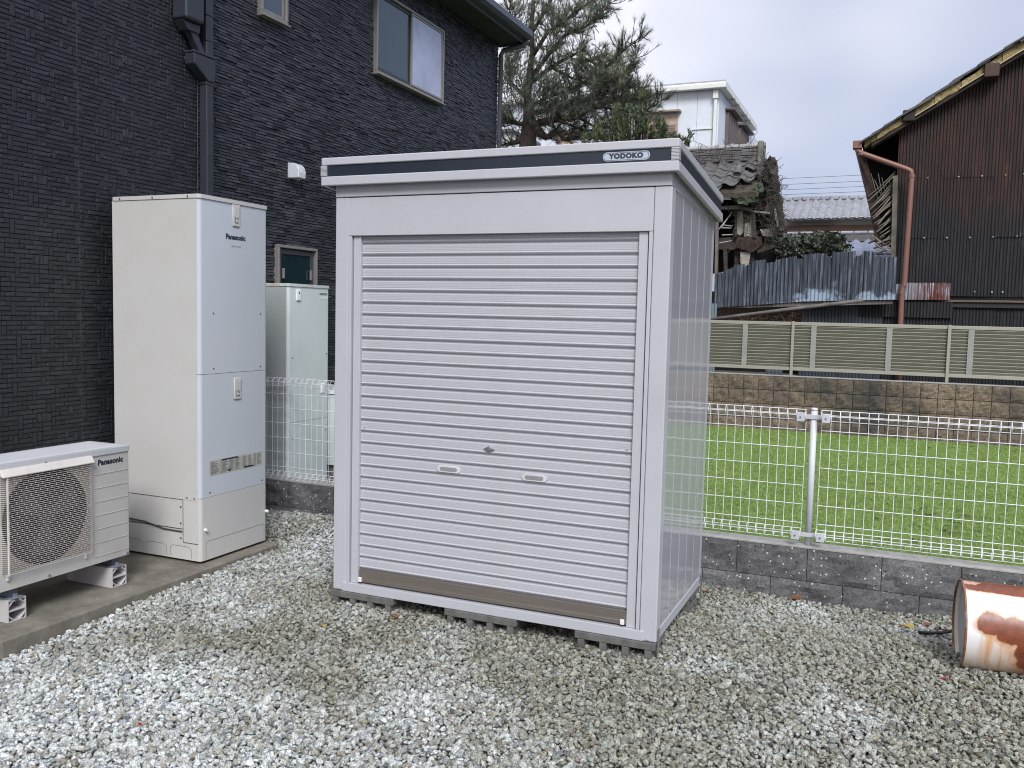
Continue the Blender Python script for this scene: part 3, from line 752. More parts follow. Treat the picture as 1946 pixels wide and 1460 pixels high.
for k in range(3):
    a = 2*pi*k/3+.4; pts = []
    for r_, da, dx in ((.05, -.5, .001), (.20, -.35, .001), (.21, .35, .006), (.05, .5, .006)): pts.append((AX1+.003+dx*.4, cy+r_*cos(a+da), cz+r_*sin(a+da)))
    fb.quad(*pts)
fb.tube([(AX1+.003, cy, cz), (AX1+.006, cy, cz)], .05, 20); fb.obj("fan", simple("fan_dark", (.02, .02, .024), .5), ac)
m_grille = simple("grille_wire", (.62, .58, .535), .4)
g = MB(); nl = 49
for k in range(nl):
    z = GZ0+.004+(GZ1-GZ0-.02)*k/(nl-1)
    g.tube([(AX1+.002, GY0-.001, z), (AX1+.020, GY0+.006, z), (AX1+.026, GY0+.022, z), (AX1+.026, GY1-.022, z), (AX1+.020, GY1-.006, z), (AX1+.002, GY1+.001, z)], .00115, 5, cap=False)
g.obj("grille_wire", m_grille, ac, kind='stuff')
g = MB()
for k in range(nl-1):
    z = GZ0+.004+(GZ1-GZ0-.02)*k/(nl-1); dz = (GZ1-GZ0-.02)/(nl-1); off = (k*37 % 5)/5*.065
    y = GY0+.03+off
    while y < GY1-.02: g.box(AX1+.022, AX1+.025, y, y+.0011, z, z+dz); y += .065
g.obj("grille_tie", m_grille, ac, kind='stuff')
MB().box(AX1+.020, AX1+.029, GY0+.018, GY0+.024, GZ0, GZ1-.01).obj("grille_stay", m_grille, ac)
MB().prism([(AX1, GZ1-.004), (AX1+.032, GZ1-.018), (AX1+.034, GZ1-.012), (AX1+.012, GZ1+.020), (AX1, GZ1+.020)], 1, GY0-.006, GY1+.004).obj("grille_hood", m_grille, ac, bevel=.003)
for y in (GY0+.02, GY1-.045): MB().box(AX1, AX1+.012, y, y+.012, GZ0-.028, GZ0).obj("grille_clip", m_grille, ac, bevel=.002)
for k in range(7):
    z = .577-k*.0735
    MB().prism([(AX1-.0005, z), (AX1+.003, z+.0028), (AX1-.0005, z+.0034)], 1, -.497, AY1-.012).obj("louvre_line", m_acb, ac)
text_mesh("logo", "Panasonic", .040, m_logo, ac, facing_x(AX1+.0008, -.389, .640), bold=.0017, space=1.05)
for y, z in ((-.285, .115), (-.78, .118), (-.79, .690)): MB().tube([(AX1, y, z), (AX1+.008, y, z)], .006, 8).obj("screw", m_steel, ac)
m_foot = simple("grey_pvc", (.50, .47, .47), .45, var=.08)
for n_, yc in (("near", -.955), ("far", -.335)):
    f = thing("mounting_foot", "hollow grey plastic mounting block under the %s end of the air conditioner" % ("left" if n_ == "near" else "right"), "mounting block", (-1.31, yc, -.061), "plastic blocks under the air conditioner")
    h = .108; w = .098; t = .005; za = -.0605; xa, xb = -1.50, -1.163
    b = MB(); ya, yb = yc-w/2, yc+w/2; zb = za+h; zm = (za+zb)/2
    b.box(xa, xb, ya, ya+t, za, zb).box(xa, xb, yb-t, yb, za, zb).box(xa, xb, ya+t, yb-t, za, za+t*.8)
    b.box(xa, xb, ya+t, yc-.012, zb-t, zb).box(xa, xb, yc+.012, yb-t, zb-t, zb)
    b.box(xa, xb, ya+t, yb-t, zm-t/2, zm+t/2)
    for s in (-1, 1):
        for zz, s2 in ((zb-t, -1), (za+t, 1)):
            c = [(yc+s*(w/2-t), zz+s2*.030), (yc+s*.014, zz), (yc+s*.020, zz), (yc+s*(w/2-t), zz+s2*.024)]
            b.prism(c, 0, xa+.001, xb-.001)
    b.obj("channel", m_foot, f)
    MB().box(xa, xb-.02, yc-.012, yc+.012, zb-.02, zb-.012).obj("slot_floor", m_foot, f)
    for x in (-1.42, -1.19):
        MB().box(x-.03, x+.03, yc-.035, yc+.035, zb+.0005, AZ0-.001 if False else zb+.008).obj("rubber_pad", simple("bolt_blue_grey", (.16, .19, .23), .4), f, bevel=.003)
        MB().tube([(x, yc+.01, zb+.008), (x, yc+.01, zb+.022)], .012, 6).obj("nut", m_steel, f)
    MB().box(-1.44, -1.19, yc-.022, yc+.022, zb+.0085, AZ0-.0005).obj("unit_leg", simple("leg_blue_grey", (.10, .12, .15), .5), ac)

# neighbour's tank and unit behind the left fence ---------------------
m_tank2 = simple("pale_green_white_steel", (.60, .655, .655), .33, var=.03, dirt=(.45, .47, .44, 1), dirtamt=.3)
m_tank2s = simple("pale_grey_steel", (.36, .385, .39), .45, var=.05)
tx = -1.475
t2 = thing("water_heater", "shorter pale green white water tank with a rusty lid edge behind the mesh fence", "water heater", (tx-.2, 1.8, 0))
rprism(t2, "casing", m_tank2, tx-.32, tx, 1.552, 2.066, .1, 1.645, .02)
MB().box(tx-.32, tx-.022, 1.549, 1.5525, .1, 1.64).obj("side_panel", m_tank2s, t2)
m_lid2 = simple("rust_edged_lid", (.55, .60, .60), .4, dirt=(.42, .22, .08, 1), dirtscale=4, dirtamt=1.0)
rprism(t2, "top_lid", m_lid2, tx-.325, tx+.006, 1.546, 2.072, 1.6455, 1.667, .022, (1, 1, 1, 1))
h = MB().box(tx, tx+.010, 1.640, 1.690, 1.54, 1.625).obj("latch_plate", m_white_pl, t2, bevel=.006)
MB().tube([(tx+.010, 1.665, 1.60), (tx+.013, 1.665, 1.60)], .006, 8).obj("latch_screw", m_seam, h)
MB().box(tx, tx+.010, 1.955, 2.0, .82, .90).obj("latch_plate", m_white_pl, t2, bevel=.006)
st = MB().box(tx+.0003, tx+.0009, 1.93, 2.045, 1.558, 1.612).obj("maker_sticker", simple("sticker_white", (.7, .72, .7), .5), t2)
MB().box(tx+.001, tx+.0013, 1.934, 2.04, 1.590, 1.608).obj("sticker_band", simple("sticker_dark", (.18, .24, .22), .5), st)
for y, z in ((1.60, 1.11), (2.03, 1.13), (1.60, .5), (2.03, .52)): MB().tube([(tx, y, z), (tx+.003, y, z)], .005, 8).obj("screw", m_seam, t2)
MB().box(tx-.004, tx+.0005, 1.575, 2.064, .62, .622, Matrix.Identity(4)).obj("seam", m_seam, t2)
a2 = thing("air_conditioner", "white air conditioner unit half hidden between the pale tank and the shed", "air conditioner", (-1.55, 2.55, 0))
rprism(a2, "casing", m_tank2, -1.72, -1.44, 2.13, 2.93, .22, .80, .02)
rprism(a2, "top_lid", m_white_pl, -1.73, -1.43, 2.12, 2.94, .8005, .83, .02, (1, 1, 1, 1))
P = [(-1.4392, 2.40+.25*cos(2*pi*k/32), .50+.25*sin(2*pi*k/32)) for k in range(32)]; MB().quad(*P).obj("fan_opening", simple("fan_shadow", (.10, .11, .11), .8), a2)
g = MB()
for k in range(24): a = 2*pi*k/24; g.tube([(-1.43, 2.40+.05*cos(a), .50+.05*sin(a)), (-1.425, 2.40+.26*cos(a+.25), .50+.26*sin(a+.25))], .003, 5)
for r_ in (.06, .11, .16, .21, .255): g.tube([(-1.427, 2.40+r_*cos(2*pi*k/32), .50+r_*sin(2*pi*k/32)) for k in range(33)], .003, 5, cap=False)
g.obj("fan_guard", m_tank2, a2)
MB().box(-1.70, -1.46, 2.16, 2.26, .0, .219).box(-1.70, -1.46, 2.80, 2.90, .0, .219).obj("stand", m_conc, a2)
ns = MB().box(WX+.012, -1.35, 1.62, 6.0, -.1, .10).obj("neighbour_slab", m_conc, None, bevel=.01)
tag(recenter(ns), "pale concrete strip under the tank and unit beyond the mesh fence", "concrete slab")

# ================================================================== LOW BLOCK WALL + MESH FENCE
def rough_block_mats():
    m, N, L, b = newmat("split_face_grey")
    geo = N.new("ShaderNodeNewGeometry")
    def nz(s, d=5, r=.7):
        n = N.new("ShaderNodeTexNoise"); n.inputs['Scale'].default_value = s; n.inputs['Detail'].default_value = d; n.inputs['Roughness'].default_value = r; L.new(geo.outputs['Position'], n.inputs[0]); return n
    n1, n2 = nz(2.2), nz(70)
    c = ramp(N, L, n1.outputs[0], [(.32, (.085, .085, .085)), (.5, (.145, .145, .147)), (.7, (.24, .245, .25))])
    c = mixc(N, L, ramp(N, L, n2.outputs[0], [(.4, .6), (.6, 0.)]), c, (.05, .05, .05, 1))
    v = N.new("ShaderNodeTexVoronoi"); v.inputs['Scale'].default_value = 42; L.new(geo.outputs['Position'], v.inputs[0])
    n3 = nz(9); lt = N.new("ShaderNodeMath"); lt.operation = 'LESS_THAN'; lt.inputs[1].default_value = .21; L.new(v.outputs['Distance'], lt.inputs[0])
    sp = N.new("ShaderNodeSeparateColor"); L.new(v.outputs['Color'], sp.inputs[0])
    w_ = N.new("ShaderNodeMath"); w_.operation = 'GREATER_THAN'; w_.inputs[1].default_value = .74; L.new(sp.outputs[0], w_.inputs[0])
    k_ = N.new("ShaderNodeMath"); k_.operation = 'LESS_THAN'; k_.inputs[1].default_value = .14; L.new(sp.outputs[0], k_.inputs[0])
    fw = N.new("ShaderNodeMath"); fw.operation = 'MULTIPLY'; L.new(lt.outputs[0], fw.inputs[0]); L.new(w_.outputs[0], fw.inputs[1])
    fk = N.new("ShaderNodeMath"); fk.operation = 'MULTIPLY'; L.new(lt.outputs[0], fk.inputs[0]); L.new(k_.outputs[0], fk.inputs[1])
    c = mixc(N, L, fw.outputs[0], c, (.55, .55, .54, 1)); c = mixc(N, L, fk.outputs[0], c, (.012, .012, .012, 1))
    L.new(c, b.inputs['Base Color']); b.inputs['Roughness'].default_value = .8; bump(N, L, b, n2.outputs[0], .9, .008)
    m2, N, L, b = newmat("split_face_brown")
    geo = N.new("ShaderNodeNewGeometry")
    n1, n2, n3 = nz(.7, 5), nz(34, 6), nz(3)
    c = ramp(N, L, n1.outputs[0], [(.38, (.055, .050, .046)), (.48, (.16, .125, .092)), (.62, (.27, .21, .15))])
    c = mixc(N, L, ramp(N, L, n3.outputs[0], [(.5, 0.), (.68, .6)]), c, (.12, .10, .075, 1))
    c = mixc(N, L, ramp(N, L, n2.outputs[0], [(.38, .75), (.52, 0.)]), c, (.055, .045, .035, 1))
    c = mixc(N, L, ramp(N, L, n2.outputs[0], [(.66, 0.), (.72, .8)]), c, (.62, .58, .5, 1))
    L.new(c, b.inputs['Base Color']); b.inputs['Roughness'].default_value = .85; bump(N, L, b, n2.outputs[0], .9, .015)
    return m, m2
m_split, m_brown = rough_block_mats()
m_cap = simple("mortar_cap", (.33, .325, .31), .9, var=.2, vscale=9, bs=.4, bscale=60)
m_joint = simple("dark_joint", (.07, .07, .07), .95)
def rough_face_mesh(name, w, h, d, mat, amp, nx, nz, seed):
    """block whose front (-y) face is split stone; origin at its lower left front corner"""
    r = np.random.default_rng(seed); V = []; F = []
    ph = r.uniform(0, 6, 6)
    for j in range(nz+1):
        for i in range(nx+1):
            u, v = i/nx, j/nz; e = 0 if i in (0, nx) or j in (0, nz) else 1
            y = -e*(amp*.5+amp*.5*(.5*math.sin(u*7+ph[0]+v*3)+.4*math.sin(v*9+ph[1]+u*4)+r.normal(0, .45)))
            V.append((u*w, y, v*h))
    for j in range(nz):
        for i in range(nx): q = j*(nx+1)+i; F.append((q, q+1, q+nx+2, q+nx+1))
    q = len(V); V += [(0, d, 0), (w, d, 0), (w, d, h), (0, d, h)]
    a, b, c_, e_ = 0, nx, (nz+1)*(nx+1)-1, nz*(nx+1)
    F += [(q+1, q, q+3, q+2), (a, e_, q+3, q), (b, q+1, q+2, c_), (a, q, q+1, b), (e_, c_, q+2, q+3)]
    me = npmesh(name, np.array(V), np.array(F), mat); return me
WY = 1.45
bw = thing("low_block_wall", "low grey split face block wall under the white mesh fence", "wall", (0, 1.5, -.4))
gm = [rough_face_mesh("split_block", .396, .189, .118, m_split, .014, 12, 6, 50+k) for k in range(5)]
def wall_seg(xa, xb, ztop, j0):
    MB().box(xa, xb, WY+.010, WY+.118, -.42, ztop-.012).obj("mortar_core", m_joint, bw)
    MB().box(xa, xb, WY-.002, WY+.13, ztop-.0115, ztop).obj("mortar_cap", m_cap, bw, bevel=.003)
    for row in range(3):
        z = ztop-.012-.193*(row+1); x = j0+(0 if row % 2 == 0 else .2)-.4*12
        while x < xb:
            if x+.396 > xa and x < xb-.05:
                m_ = gm[RNG.integers(5)]; o = rawobj("split_block", m_, bw); o.location = Vector((max(x, xa-.2)+.002, WY+.001, z+.004))-Vector(bw.location)
            x += .4
wall_seg(-1.84, .4, .213, -.2)
wall_seg(.401, 6.4, .172, 1.873)
fn = thing("mesh_fence", "white wire mesh fence with round posts on the low grey block wall", "fence", (1, 1.5, .16))
m_wire = simple("white_wire", (.74, .76, .78), .35)
m_post = simple("white_post", (.58, .60, .65), .35, var=.04)
FY = 1.505
for x in (-1.73, .27, 2.268, 4.266):
    zb = .214 if x < .3 else .173
    MB().tube([(x, FY, zb), (x, FY, .962)], .0185, 16).tube([(x, FY, .962), (x, FY, .972), (x, FY, .977)], [.020, .019, .012], 16).obj("post", m_post, fn, smooth='auto')
ang0 = MB
def wirepanel(xa, xb):
    b = MB(); n = int(round((xb-xa)/.05)); R_ = .030
    lt = [(FY, .247)]; 
    top = [(FY, .895)]+[(FY-R_-.0+R_*cos(a), .925+R_*sin(a)+.012) for a in [pi*k/8*1.0 for k in range(0, 13)]]
    bot = [(FY, .282)]+[(FY-R_+R_*cos(a), .248-R_*sin(a)-.006) for a in [pi*k/8 for k in range(0, 13)]]
    for k in range(n+1):
        x = xa+(xb-xa)*k/n
        b.tube([(x, y, z) for y, z in bot[::-1]+top], .0021, 5, cap=False)
    for z in (.847, .74, .63, .52, .41, .30):
        b.tube([(xa, FY-.004, z), (xb, FY-.004, z)], .0023, 5)
    for q in (top[1], top[5], top[9], top[13], bot[1], bot[5], bot[9], bot[13]):
        b.tube([(xa, q[0], q[1]), (xb, q[0], q[1])], .0023, 5)
    return b.obj("wire_panel", m_wire, fn)
for x in (-1.73, .27, 2.268): wirepanel(x+.044, x+2.0-.045)
m_clamp = simple("clamp_grey", (.50, .52, .55), .4)
for x in (-1.73, .27, 2.268, 4.266):
    for z in (.925, .235):
        c = MB().box(x-.075, x+.075, FY-.024, FY-.0195, z-.013, z+.013).obj("clamp", m_clamp, fn, bevel=.002)
        for s in (-1, 1):
            xc = x+s*.069; MB().box(xc-.022, xc+.022, FY-.066, FY-.05, z-.026, z+.026).obj("clamp_plate", m_clamp, c, bevel=.003)
            MB().tube([(xc, FY-.066, z), (xc, FY-.070, z)], .006, 6).obj("clamp_bolt", m_steel, c)

# ================================================================== BACK: brown block wall + louvre fence
BY = 8.5
bb = thing("brown_block_wall", "brown split face block retaining wall behind the artificial turf", "wall", (2, 8.6, -.1))
bmn = [rough_face_mesh("split_block", .193, .184, .1, m_brown, .016, 5, 5, 80+k) for k in range(8)]
MB().box(-2.2, 7.2, BY+.012, BY+.12, -.15, .73).obj("mortar_core", simple("brown_joint", (.06, .05, .04), .95), bb)
MB().box(-2.2, 7.2, BY+.001, BY+.125, .7305, .742).obj("wall_cap", m_cap, bb)
for row in range(4):
    for k in range(47):
        o = rawobj("split_block", bmn[RNG.integers(8)], bb); o.location = Vector((-2.2+k*.2+.0035, BY+RNG.uniform(-.003, .003), .73-.192*(row+1)+.004))-Vector(bb.location)
lf = thing("louvre_fence", "olive grey aluminium louvre fence on top of the brown block wall", "fence", (2, 8.64, .74))
m_louv = simple("olive_aluminium", (.345, .33, .285), .36, var=.05, metal=.15)
m_louv2 = simple("grey_aluminium_strap", (.27, .27, .26), .42)
LY = 8.60; z0, z1 = .812, 1.462
xs_post = [-2.36, -.475, 1.407, 3.293, 5.17]
MB().box(-2.3, 7, LY-.012, LY+.03, z1-.045, z1).obj("top_rail", m_louv, lf, bevel=.004)
MB().box(-2.3, 7, LY-.012, LY+.03, z0, z0+.045).obj("bottom_rail", m_louv, lf, bevel=.004)
nls = 13; lp = (z1-z0-.09)/nls
for k in range(nls):
    z = z0+.045+k*lp
    MB().prism([(LY+.022, z+.001), (LY+.003, z+lp*.60), (LY-.004, z+lp*.66), (LY-.004, z+lp*.80), (LY+.003, z+lp*.84), (LY+.022, z+lp*.62), (LY+.026, z+.001)], 0, -2.3, 7).obj("louvre", m_louv, lf)
MB().box(-2.3, 7, LY+.027, LY+.0295, z0+.045, z1-.045).obj("backing_sheet", simple("louvre_back", (.19, .185, .15), .6), lf)
for x in xs_post: MB().box(x-.019, x+.019, LY-.032, LY-.0125, .743, z1+.008).obj("post", m_louv, lf, bevel=.004)
for x in (-1.9, -1.0, -.13, .78, 1.672, 2.60, 3.54, 4.47, 5.4, 6.3): MB().box(x-.034, x+.034, LY-.0115, LY-.0045, z0+.01, z1-.046).obj("strap", m_louv2, lf)
MB().box(-3, 8, 8.64, 30, -.2, .6).obj("upper_ground", m_soil, kind='structure')

# ================================================================== OLD BARN (right)
def metal_mat(name, rust=True):
    m, N, L, b = newmat(name)
    geo = N.new("ShaderNodeNewGeometry")
    def nz(s, st=(1, 1, 1), d=6, r=.7, off=(0, 0, 0)):
        mp = N.new("ShaderNodeMapping"); mp.inputs['Scale'].default_value = st; mp.inputs['Location'].default_value = off; L.new(geo.outputs['Position'], mp.inputs[0])
        n = N.new("ShaderNodeTexNoise"); n.inputs['Scale'].default_value = s; n.inputs['Detail'].default_value = d; n.inputs['Roughness'].default_value = r; L.new(mp.outputs[0], n.inputs[0]); return n.outputs[0]
    sx = N.new("ShaderNodeSeparateXYZ"); L.new(geo.outputs['Position'], sx.inputs[0])
    if name == "rusty_tarred_iron":
        zr = N.new("ShaderNodeMapRange"); zr.inputs[1].default_value = 2.45; zr.inputs[2].default_value = 3.5; zr.inputs[3].default_value = -.34; zr.inputs[4].default_value = .19; L.new(sx.outputs[2], zr.inputs[0])
        xr = N.new("ShaderNodeMapRange"); xr.inputs[1].default_value = 2.6; xr.inputs[2].default_value = 4.0; xr.inputs[3].default_value = -.16; xr.inputs[4].default_value = .07; L.new(sx.outputs[0], xr.inputs[0])
        a = N.new("ShaderNodeMath"); L.new(zr.outputs[0], a.inputs[0]); L.new(xr.outputs[0], a.inputs[1])
        a2 = N.new("ShaderNodeMath"); L.new(a.outputs[0], a2.inputs[0]); L.new(nz(.9, (1, 1, .6), off=(2, 0, 0)), a2.inputs[1])
        f = ramp(N, L, a2.outputs[0], [(.36, 0.), (.58, .9)])
        dark = ramp(N, L, nz(5, (5, 1, .35)), [(.3, (.006, .007, .009)), (.52, (.013, .014, .018)), (.68, (.036, .030, .026)), (.8, (.075, .064, .050))])
        rustc = ramp(N, L, nz(4, (4, 1, .5)), [(.34, (.012, .008, .008)), (.55, (.032, .014, .011)), (.70, (.070, .023, .014)), (.8, (.11, .034, .018))])
        c = mixc(N, L, f, dark, rustc)
        c = mixc(N, L, ramp(N, L, nz(9, (6, 1, .22), 3), [(.70, 0.), (.76, .6)]), c, (.30, .31, .33, 1))
    elif name == "galvanised_grey_iron":
        dark = ramp(N, L, nz(5, (5, 1, .3)), [(.34, (.014, .020, .030)), (.5, (.048, .060, .080)), (.66, (.17, .20, .24))])
        zr = N.new("ShaderNodeMapRange"); zr.inputs[1].default_value = 1.72; zr.inputs[2].default_value = 2.3; zr.inputs[3].default_value = .24; zr.inputs[4].default_value = -.12; L.new(sx.outputs[2], zr.inputs[0])
        xg = N.new("ShaderNodeMapRange"); xg.inputs[1].default_value = .6; xg.inputs[2].default_value = 1.5; xg.inputs[3].default_value = -.28; xg.inputs[4].default_value = .0; L.new(sx.outputs[0], xg.inputs[0])
        a = N.new("ShaderNodeMath"); L.new(zr.outputs[0], a.inputs[0]); L.new(nz(1.6, (1.2, 1, 1)), a.inputs[1])
        a3 = N.new("ShaderNodeMath"); L.new(a.outputs[0], a3.inputs[0]); L.new(xg.outputs[0], a3.inputs[1])
        c = mixc(N, L, ramp(N, L, a3.outputs[0], [(.58, 0.), (.66, .85)]), dark, (.34, .42, .52, 1))
        c = mixc(N, L, ramp(N, L, nz(3, (4, 1, .3), off=(5, 0, 2)), [(.60, 0.), (.72, .75)]), c, (.075, .035, .02, 1))
    elif name == "patched_rusty_iron":
        c = ramp(N, L, nz(4, (7, 1, .5)), [(.3, (.05, .055, .065)), (.45, (.22, .25, .29)), (.56, (.40, .44, .49)), (.62, (.17, .045, .02)), (.8, (.10, .028, .016))])
        xr = N.new("ShaderNodeMapRange"); xr.inputs[1].default_value = 2.7; xr.inputs[2].default_value = 3.1; L.new(sx.outputs[0], xr.inputs[0])
        zz = N.new("ShaderNodeMapRange"); zz.inputs[1].default_value = 1.93; zz.inputs[2].default_value = 1.80; L.new(sx.outputs[2], zz.inputs[0])
        mu = N.new("ShaderNodeMath"); mu.operation = 'MULTIPLY'; L.new(xr.outputs[0], mu.inputs[0]); L.new(zz.outputs[0], mu.inputs[1])
        c = mixc(N, L, mu.outputs[0], c, (.13, .035, .018, 1))
        st_ = N.new("ShaderNodeMath"); st_.operation = 'MULTIPLY'; L.new(xr.outputs[0], st_.inputs[0]); L.new(ramp(N, L, nz(5, (5, 1, .3), off=(1, 0, 3)), [(.44, 0.), (.50, 1.)]), st_.inputs[1])
        c = mixc(N, L, st_.outputs[0], c, (.12, .030, .018, 1))
    L.new(c, b.inputs['Base Color']); b.inputs['Roughness'].default_value = .62; b.inputs['Metallic'].default_value = .1
    bump(N, L, b, nz(60), .5, .01)
    return m
m_barn = metal_mat("rusty_tarred_iron"); m_galv = metal_mat("galvanised_grey_iron"); m_patch = metal_mat("patched_rusty_iron")

def corr(xa, xb, zb, zt, y, amp=.0075, pitch=.045, tilt=0, jag=0, rnd=random):
    """corrugated sheet; zb, zt may be functions of x"""
    b = MB(); n = max(6, int((xb-xa)/pitch*8)); nz_ = 4
    fb = zb if callable(zb) else (lambda x: zb); ft = zt if callable(zt) else (lambda x: zt)
    for i in range(n+1):
        x = xa+(xb-xa)*i/n; yy = y+amp*sin(2*pi*x/pitch); j_ = rnd.uniform(-jag, jag) if jag else 0
        for k in range(nz_+1):
            z = fb(x)+(ft(x)+j_-fb(x))*k/nz_
            b.v.append((x, yy-tilt*k/nz_+.006*sin(z*3+x*2), z))
    for i in range(n):
        for k in range(nz_):
            q = i*(nz_+1)+k; b.f.append((q, q+nz_+1, q+nz_+2, q+1))
    return b
BYY = 11.2
def P3(px, py, Y): return at(px, py, Y)
e0 = P3(1640, 287, BYY); e1 = P3(1946, 100, BYY); sl_ = (e1.z-e0.z)/(e1.x-e0.x)
def roofline(x): return e0.z+(x-e0.x)*sl_
cx0 = P3(1705, 330, BYY).x
barn = thing("old_barn", "derelict barn clad in rusty red and tar black corrugated iron, at the right edge", "barn", (5.5, 15, .55))
rb_ = random.Random(4)
rows = [(P3(1800, 563, BYY).z, P3(1800, 448, BYY).z), (P3(1800, 452, BYY).z, P3(1735, 337, BYY).z+.02), (P3(1735, 341, BYY).z, 9)]
xs = [cx0]; 
while xs[-1] < 7.6: xs.append(xs[-1]+rb_.choice([.62, .70, .78]))
for ri, (za, zb) in enumerate(rows):
    for k in range(len(xs)-1):
        xa, xb = xs[k], xs[k+1]+.03
        ft = (lambda x, zb=zb: min(zb, roofline(x)-.01) if x < 7 else min(zb, roofline(7)))
        if za > ft(xb)-.05: continue
        corr(xa, xb, za, ft, BYY-.006*((k+ri) % 2)-.005*ri+rb_.uniform(-.002, .002)).obj("corrugated_sheet", m_barn, barn)
nl_ = MB()
for z in (rows[0][1]-.03, rows[1][1]-.04, rows[0][0]+.07):
    x = cx0+.2
    while x < 7: nl_.tube([(x, BYY-.022, z+rb_.uniform(-.01, .01)), (x, BYY-.03, z)], .012, 6); x += rb_.choice([.14, .23, .31, .42])
nl_.obj("roofing_nail", simple("nail_cap", (.34, .33, .31), .5), barn, kind='stuff')
# lower skirt, beam and patches
zb0 = P3(1860, 582, BYY).z
for k in range(6): corr(3.28+k*.72, 4.03+k*.72, .5, zb0+.01, BYY-.10+.006*(k % 2)).obj("corrugated_sheet", m_barn, barn)
bm_ = P3(1802, 570, BYY-.14); MB().box(3.33, 7.6, BYY-.17, BYY-.02, bm_.z-.035, bm_.z).obj("sill_beam", simple("old_beam", (.10, .075, .055), .85, var=.5, vscale=4, stretch=(.5, 4, 12), bs=.5), barn, bevel=.008)
MB().box(3.33, 7.6, BYY-.14, BYY-.02, bm_.z-.115, bm_.z-.04).obj("lower_beam", simple("black_beam", (.014, .014, .018), .6), barn, bevel=.008)
pa, pb = P3(1632, 545, BYY-.2), P3(1802, 575, BYY-.2)
xq = [pa.x, pa.x+.42, pa.x+.68, pa.x+.95, pb.x]
for k in range(4): corr(xq[k], xq[k+1]+.02, P3(1700, 571, BYY).z+.004*k, P3(1700, 541, BYY).z+(.02 if k > 1 else 0), BYY-.19+.008*(k % 2), jag=.006, rnd=rb_).obj("patch_sheet", m_patch, barn)
for k in range(3): corr(pa.x+.02+k*.43, pa.x+.47+k*.43, P3(1700, 603, BYY).z, P3(1700, 574, BYY).z, BYY-.165+.006*(k % 2), jag=.008, rnd=rb_).obj("patch_sheet", m_barn, barn)
for k in range(3): corr(pa.x+.0+k*.45, pa.x+.48+k*.45, .5, P3(1700, 600, BYY).z, BYY-.12).obj("corrugated_sheet", m_barn, barn)
# shell behind the sheets, floor to roof
m_dkwood = simple("dark_weathered_wood", (.030, .023, .019), .9, var=.5, vscale=4, stretch=(1, 1, 8), bs=.5, bscale=30)
pr = [(cx0+.02, .4), (7.6, .4), (7.6, roofline(7)-.02), (7.0, roofline(7)-.02), (cx0+.02, roofline(cx0)-.03)]
MB().prism(pr, 1, BYY+.02, BYY+8).obj("inner_wall", m_black, barn)
# roof: mud bed, board, stepped tiles at the verge
m_mud = simple("yellow_mud_plaster", (.33, .255, .125), .95, var=.35, vscale=6, bs=.9, bscale=18, bdist=.05)
m_tile = simple("dark_roof_tile", (.060, .064, .070), .5, var=.3, vscale=8, bs=.3, bscale=40)
m_board = simple("pale_board", (.42, .36, .24), .8, var=.15)
xe = P3(1640, 283, BYY-.25).x; XR = 7.2
def rl(x): return roofline(x)
mud = []; n = 60; top = []; botm = []
rr_ = random.Random(9)
for i in range(n+1):
    x = xe+.02+(XR-xe)*i/n; th = .13+.035*sin(x*5)+rr_.uniform(-.02, .02)
    botm.append((x, rl(x)-.004+rr_.uniform(-.012, .012))); top.append((x, rl(x)+th))
i0 = 0; mbm = MB(); 
for i in range(n):
    mbm.prism([botm[i], botm[i+1], top[i+1], top[i]], 1, BYY-.26+rr_.uniform(0, .03), BYY-.04)
mbm.obj("mud_bed", m_mud, barn)
sx0 = xe+.12; MB().prism([(sx0, rl(sx0)-.065), (XR, rl(XR)-.065), (XR, rl(XR)-.012), (sx0, rl(sx0)-.012)], 1, BYY-.235, BYY-.02).obj("verge_board", m_dkwood, barn)
for a_, b_x in ((.62, 1.0), (1.28, 2.4)):
    x0_ = xe+a_; x1_ = xe+b_x; MB().prism([(x0_, rl(x0_)-.012), (x1_, rl(x1_)-.012), (x1_, rl(x1_)+.004), (x0_, rl(x0_)+.004)], 1, BYY-.275, BYY-.255).obj("lath_strip", m_board, barn)
n = 30; step = (XR-xe)/n*1.0
for k in range(n):
    x = xe-.05+k*step; ln = step*1.65; zt = rl(x)+.125+.03*sin(x*2.2)+rr_.uniform(-.01, .01)
    for lay in range(2):
        z_ = zt+.035*lay-.008; dxl = .04*lay+rr_.uniform(-.02, .02)
        MB().prism([(x+dxl, z_-.004), (x+dxl+ln, z_+sl_*ln*.93), (x+dxl+ln, z_+sl_*ln*.93+.024), (x+dxl, z_+.022)], 1, BYY-.33+rr_.uniform(-.02, .02)+.03*lay, BYY+.12).obj("roof_tile", m_tile, barn)
MB().prism([(xe-.03, rl(xe)+.10), (XR, rl(XR)+.10), (XR, rl(XR)+.17), (xe-.03, rl(xe)+.17)], 1, BYY+.1, BYY+8).obj("roof", m_tile, barn)
for px, py, w in ((1727, 222, .17), (1884, 136, .2)):
    c = P3(px, py, BYY-.2); MB().box(c.x-w/2, c.x+w/2, BYY-.30, BYY+.1, c.z-w/2, c.z+w/2, ).obj("purlin_end", m_dkwood if px < 1800 else simple("rusty_purlin_cap", (.055, .028, .022), .7), barn, bevel=.02)
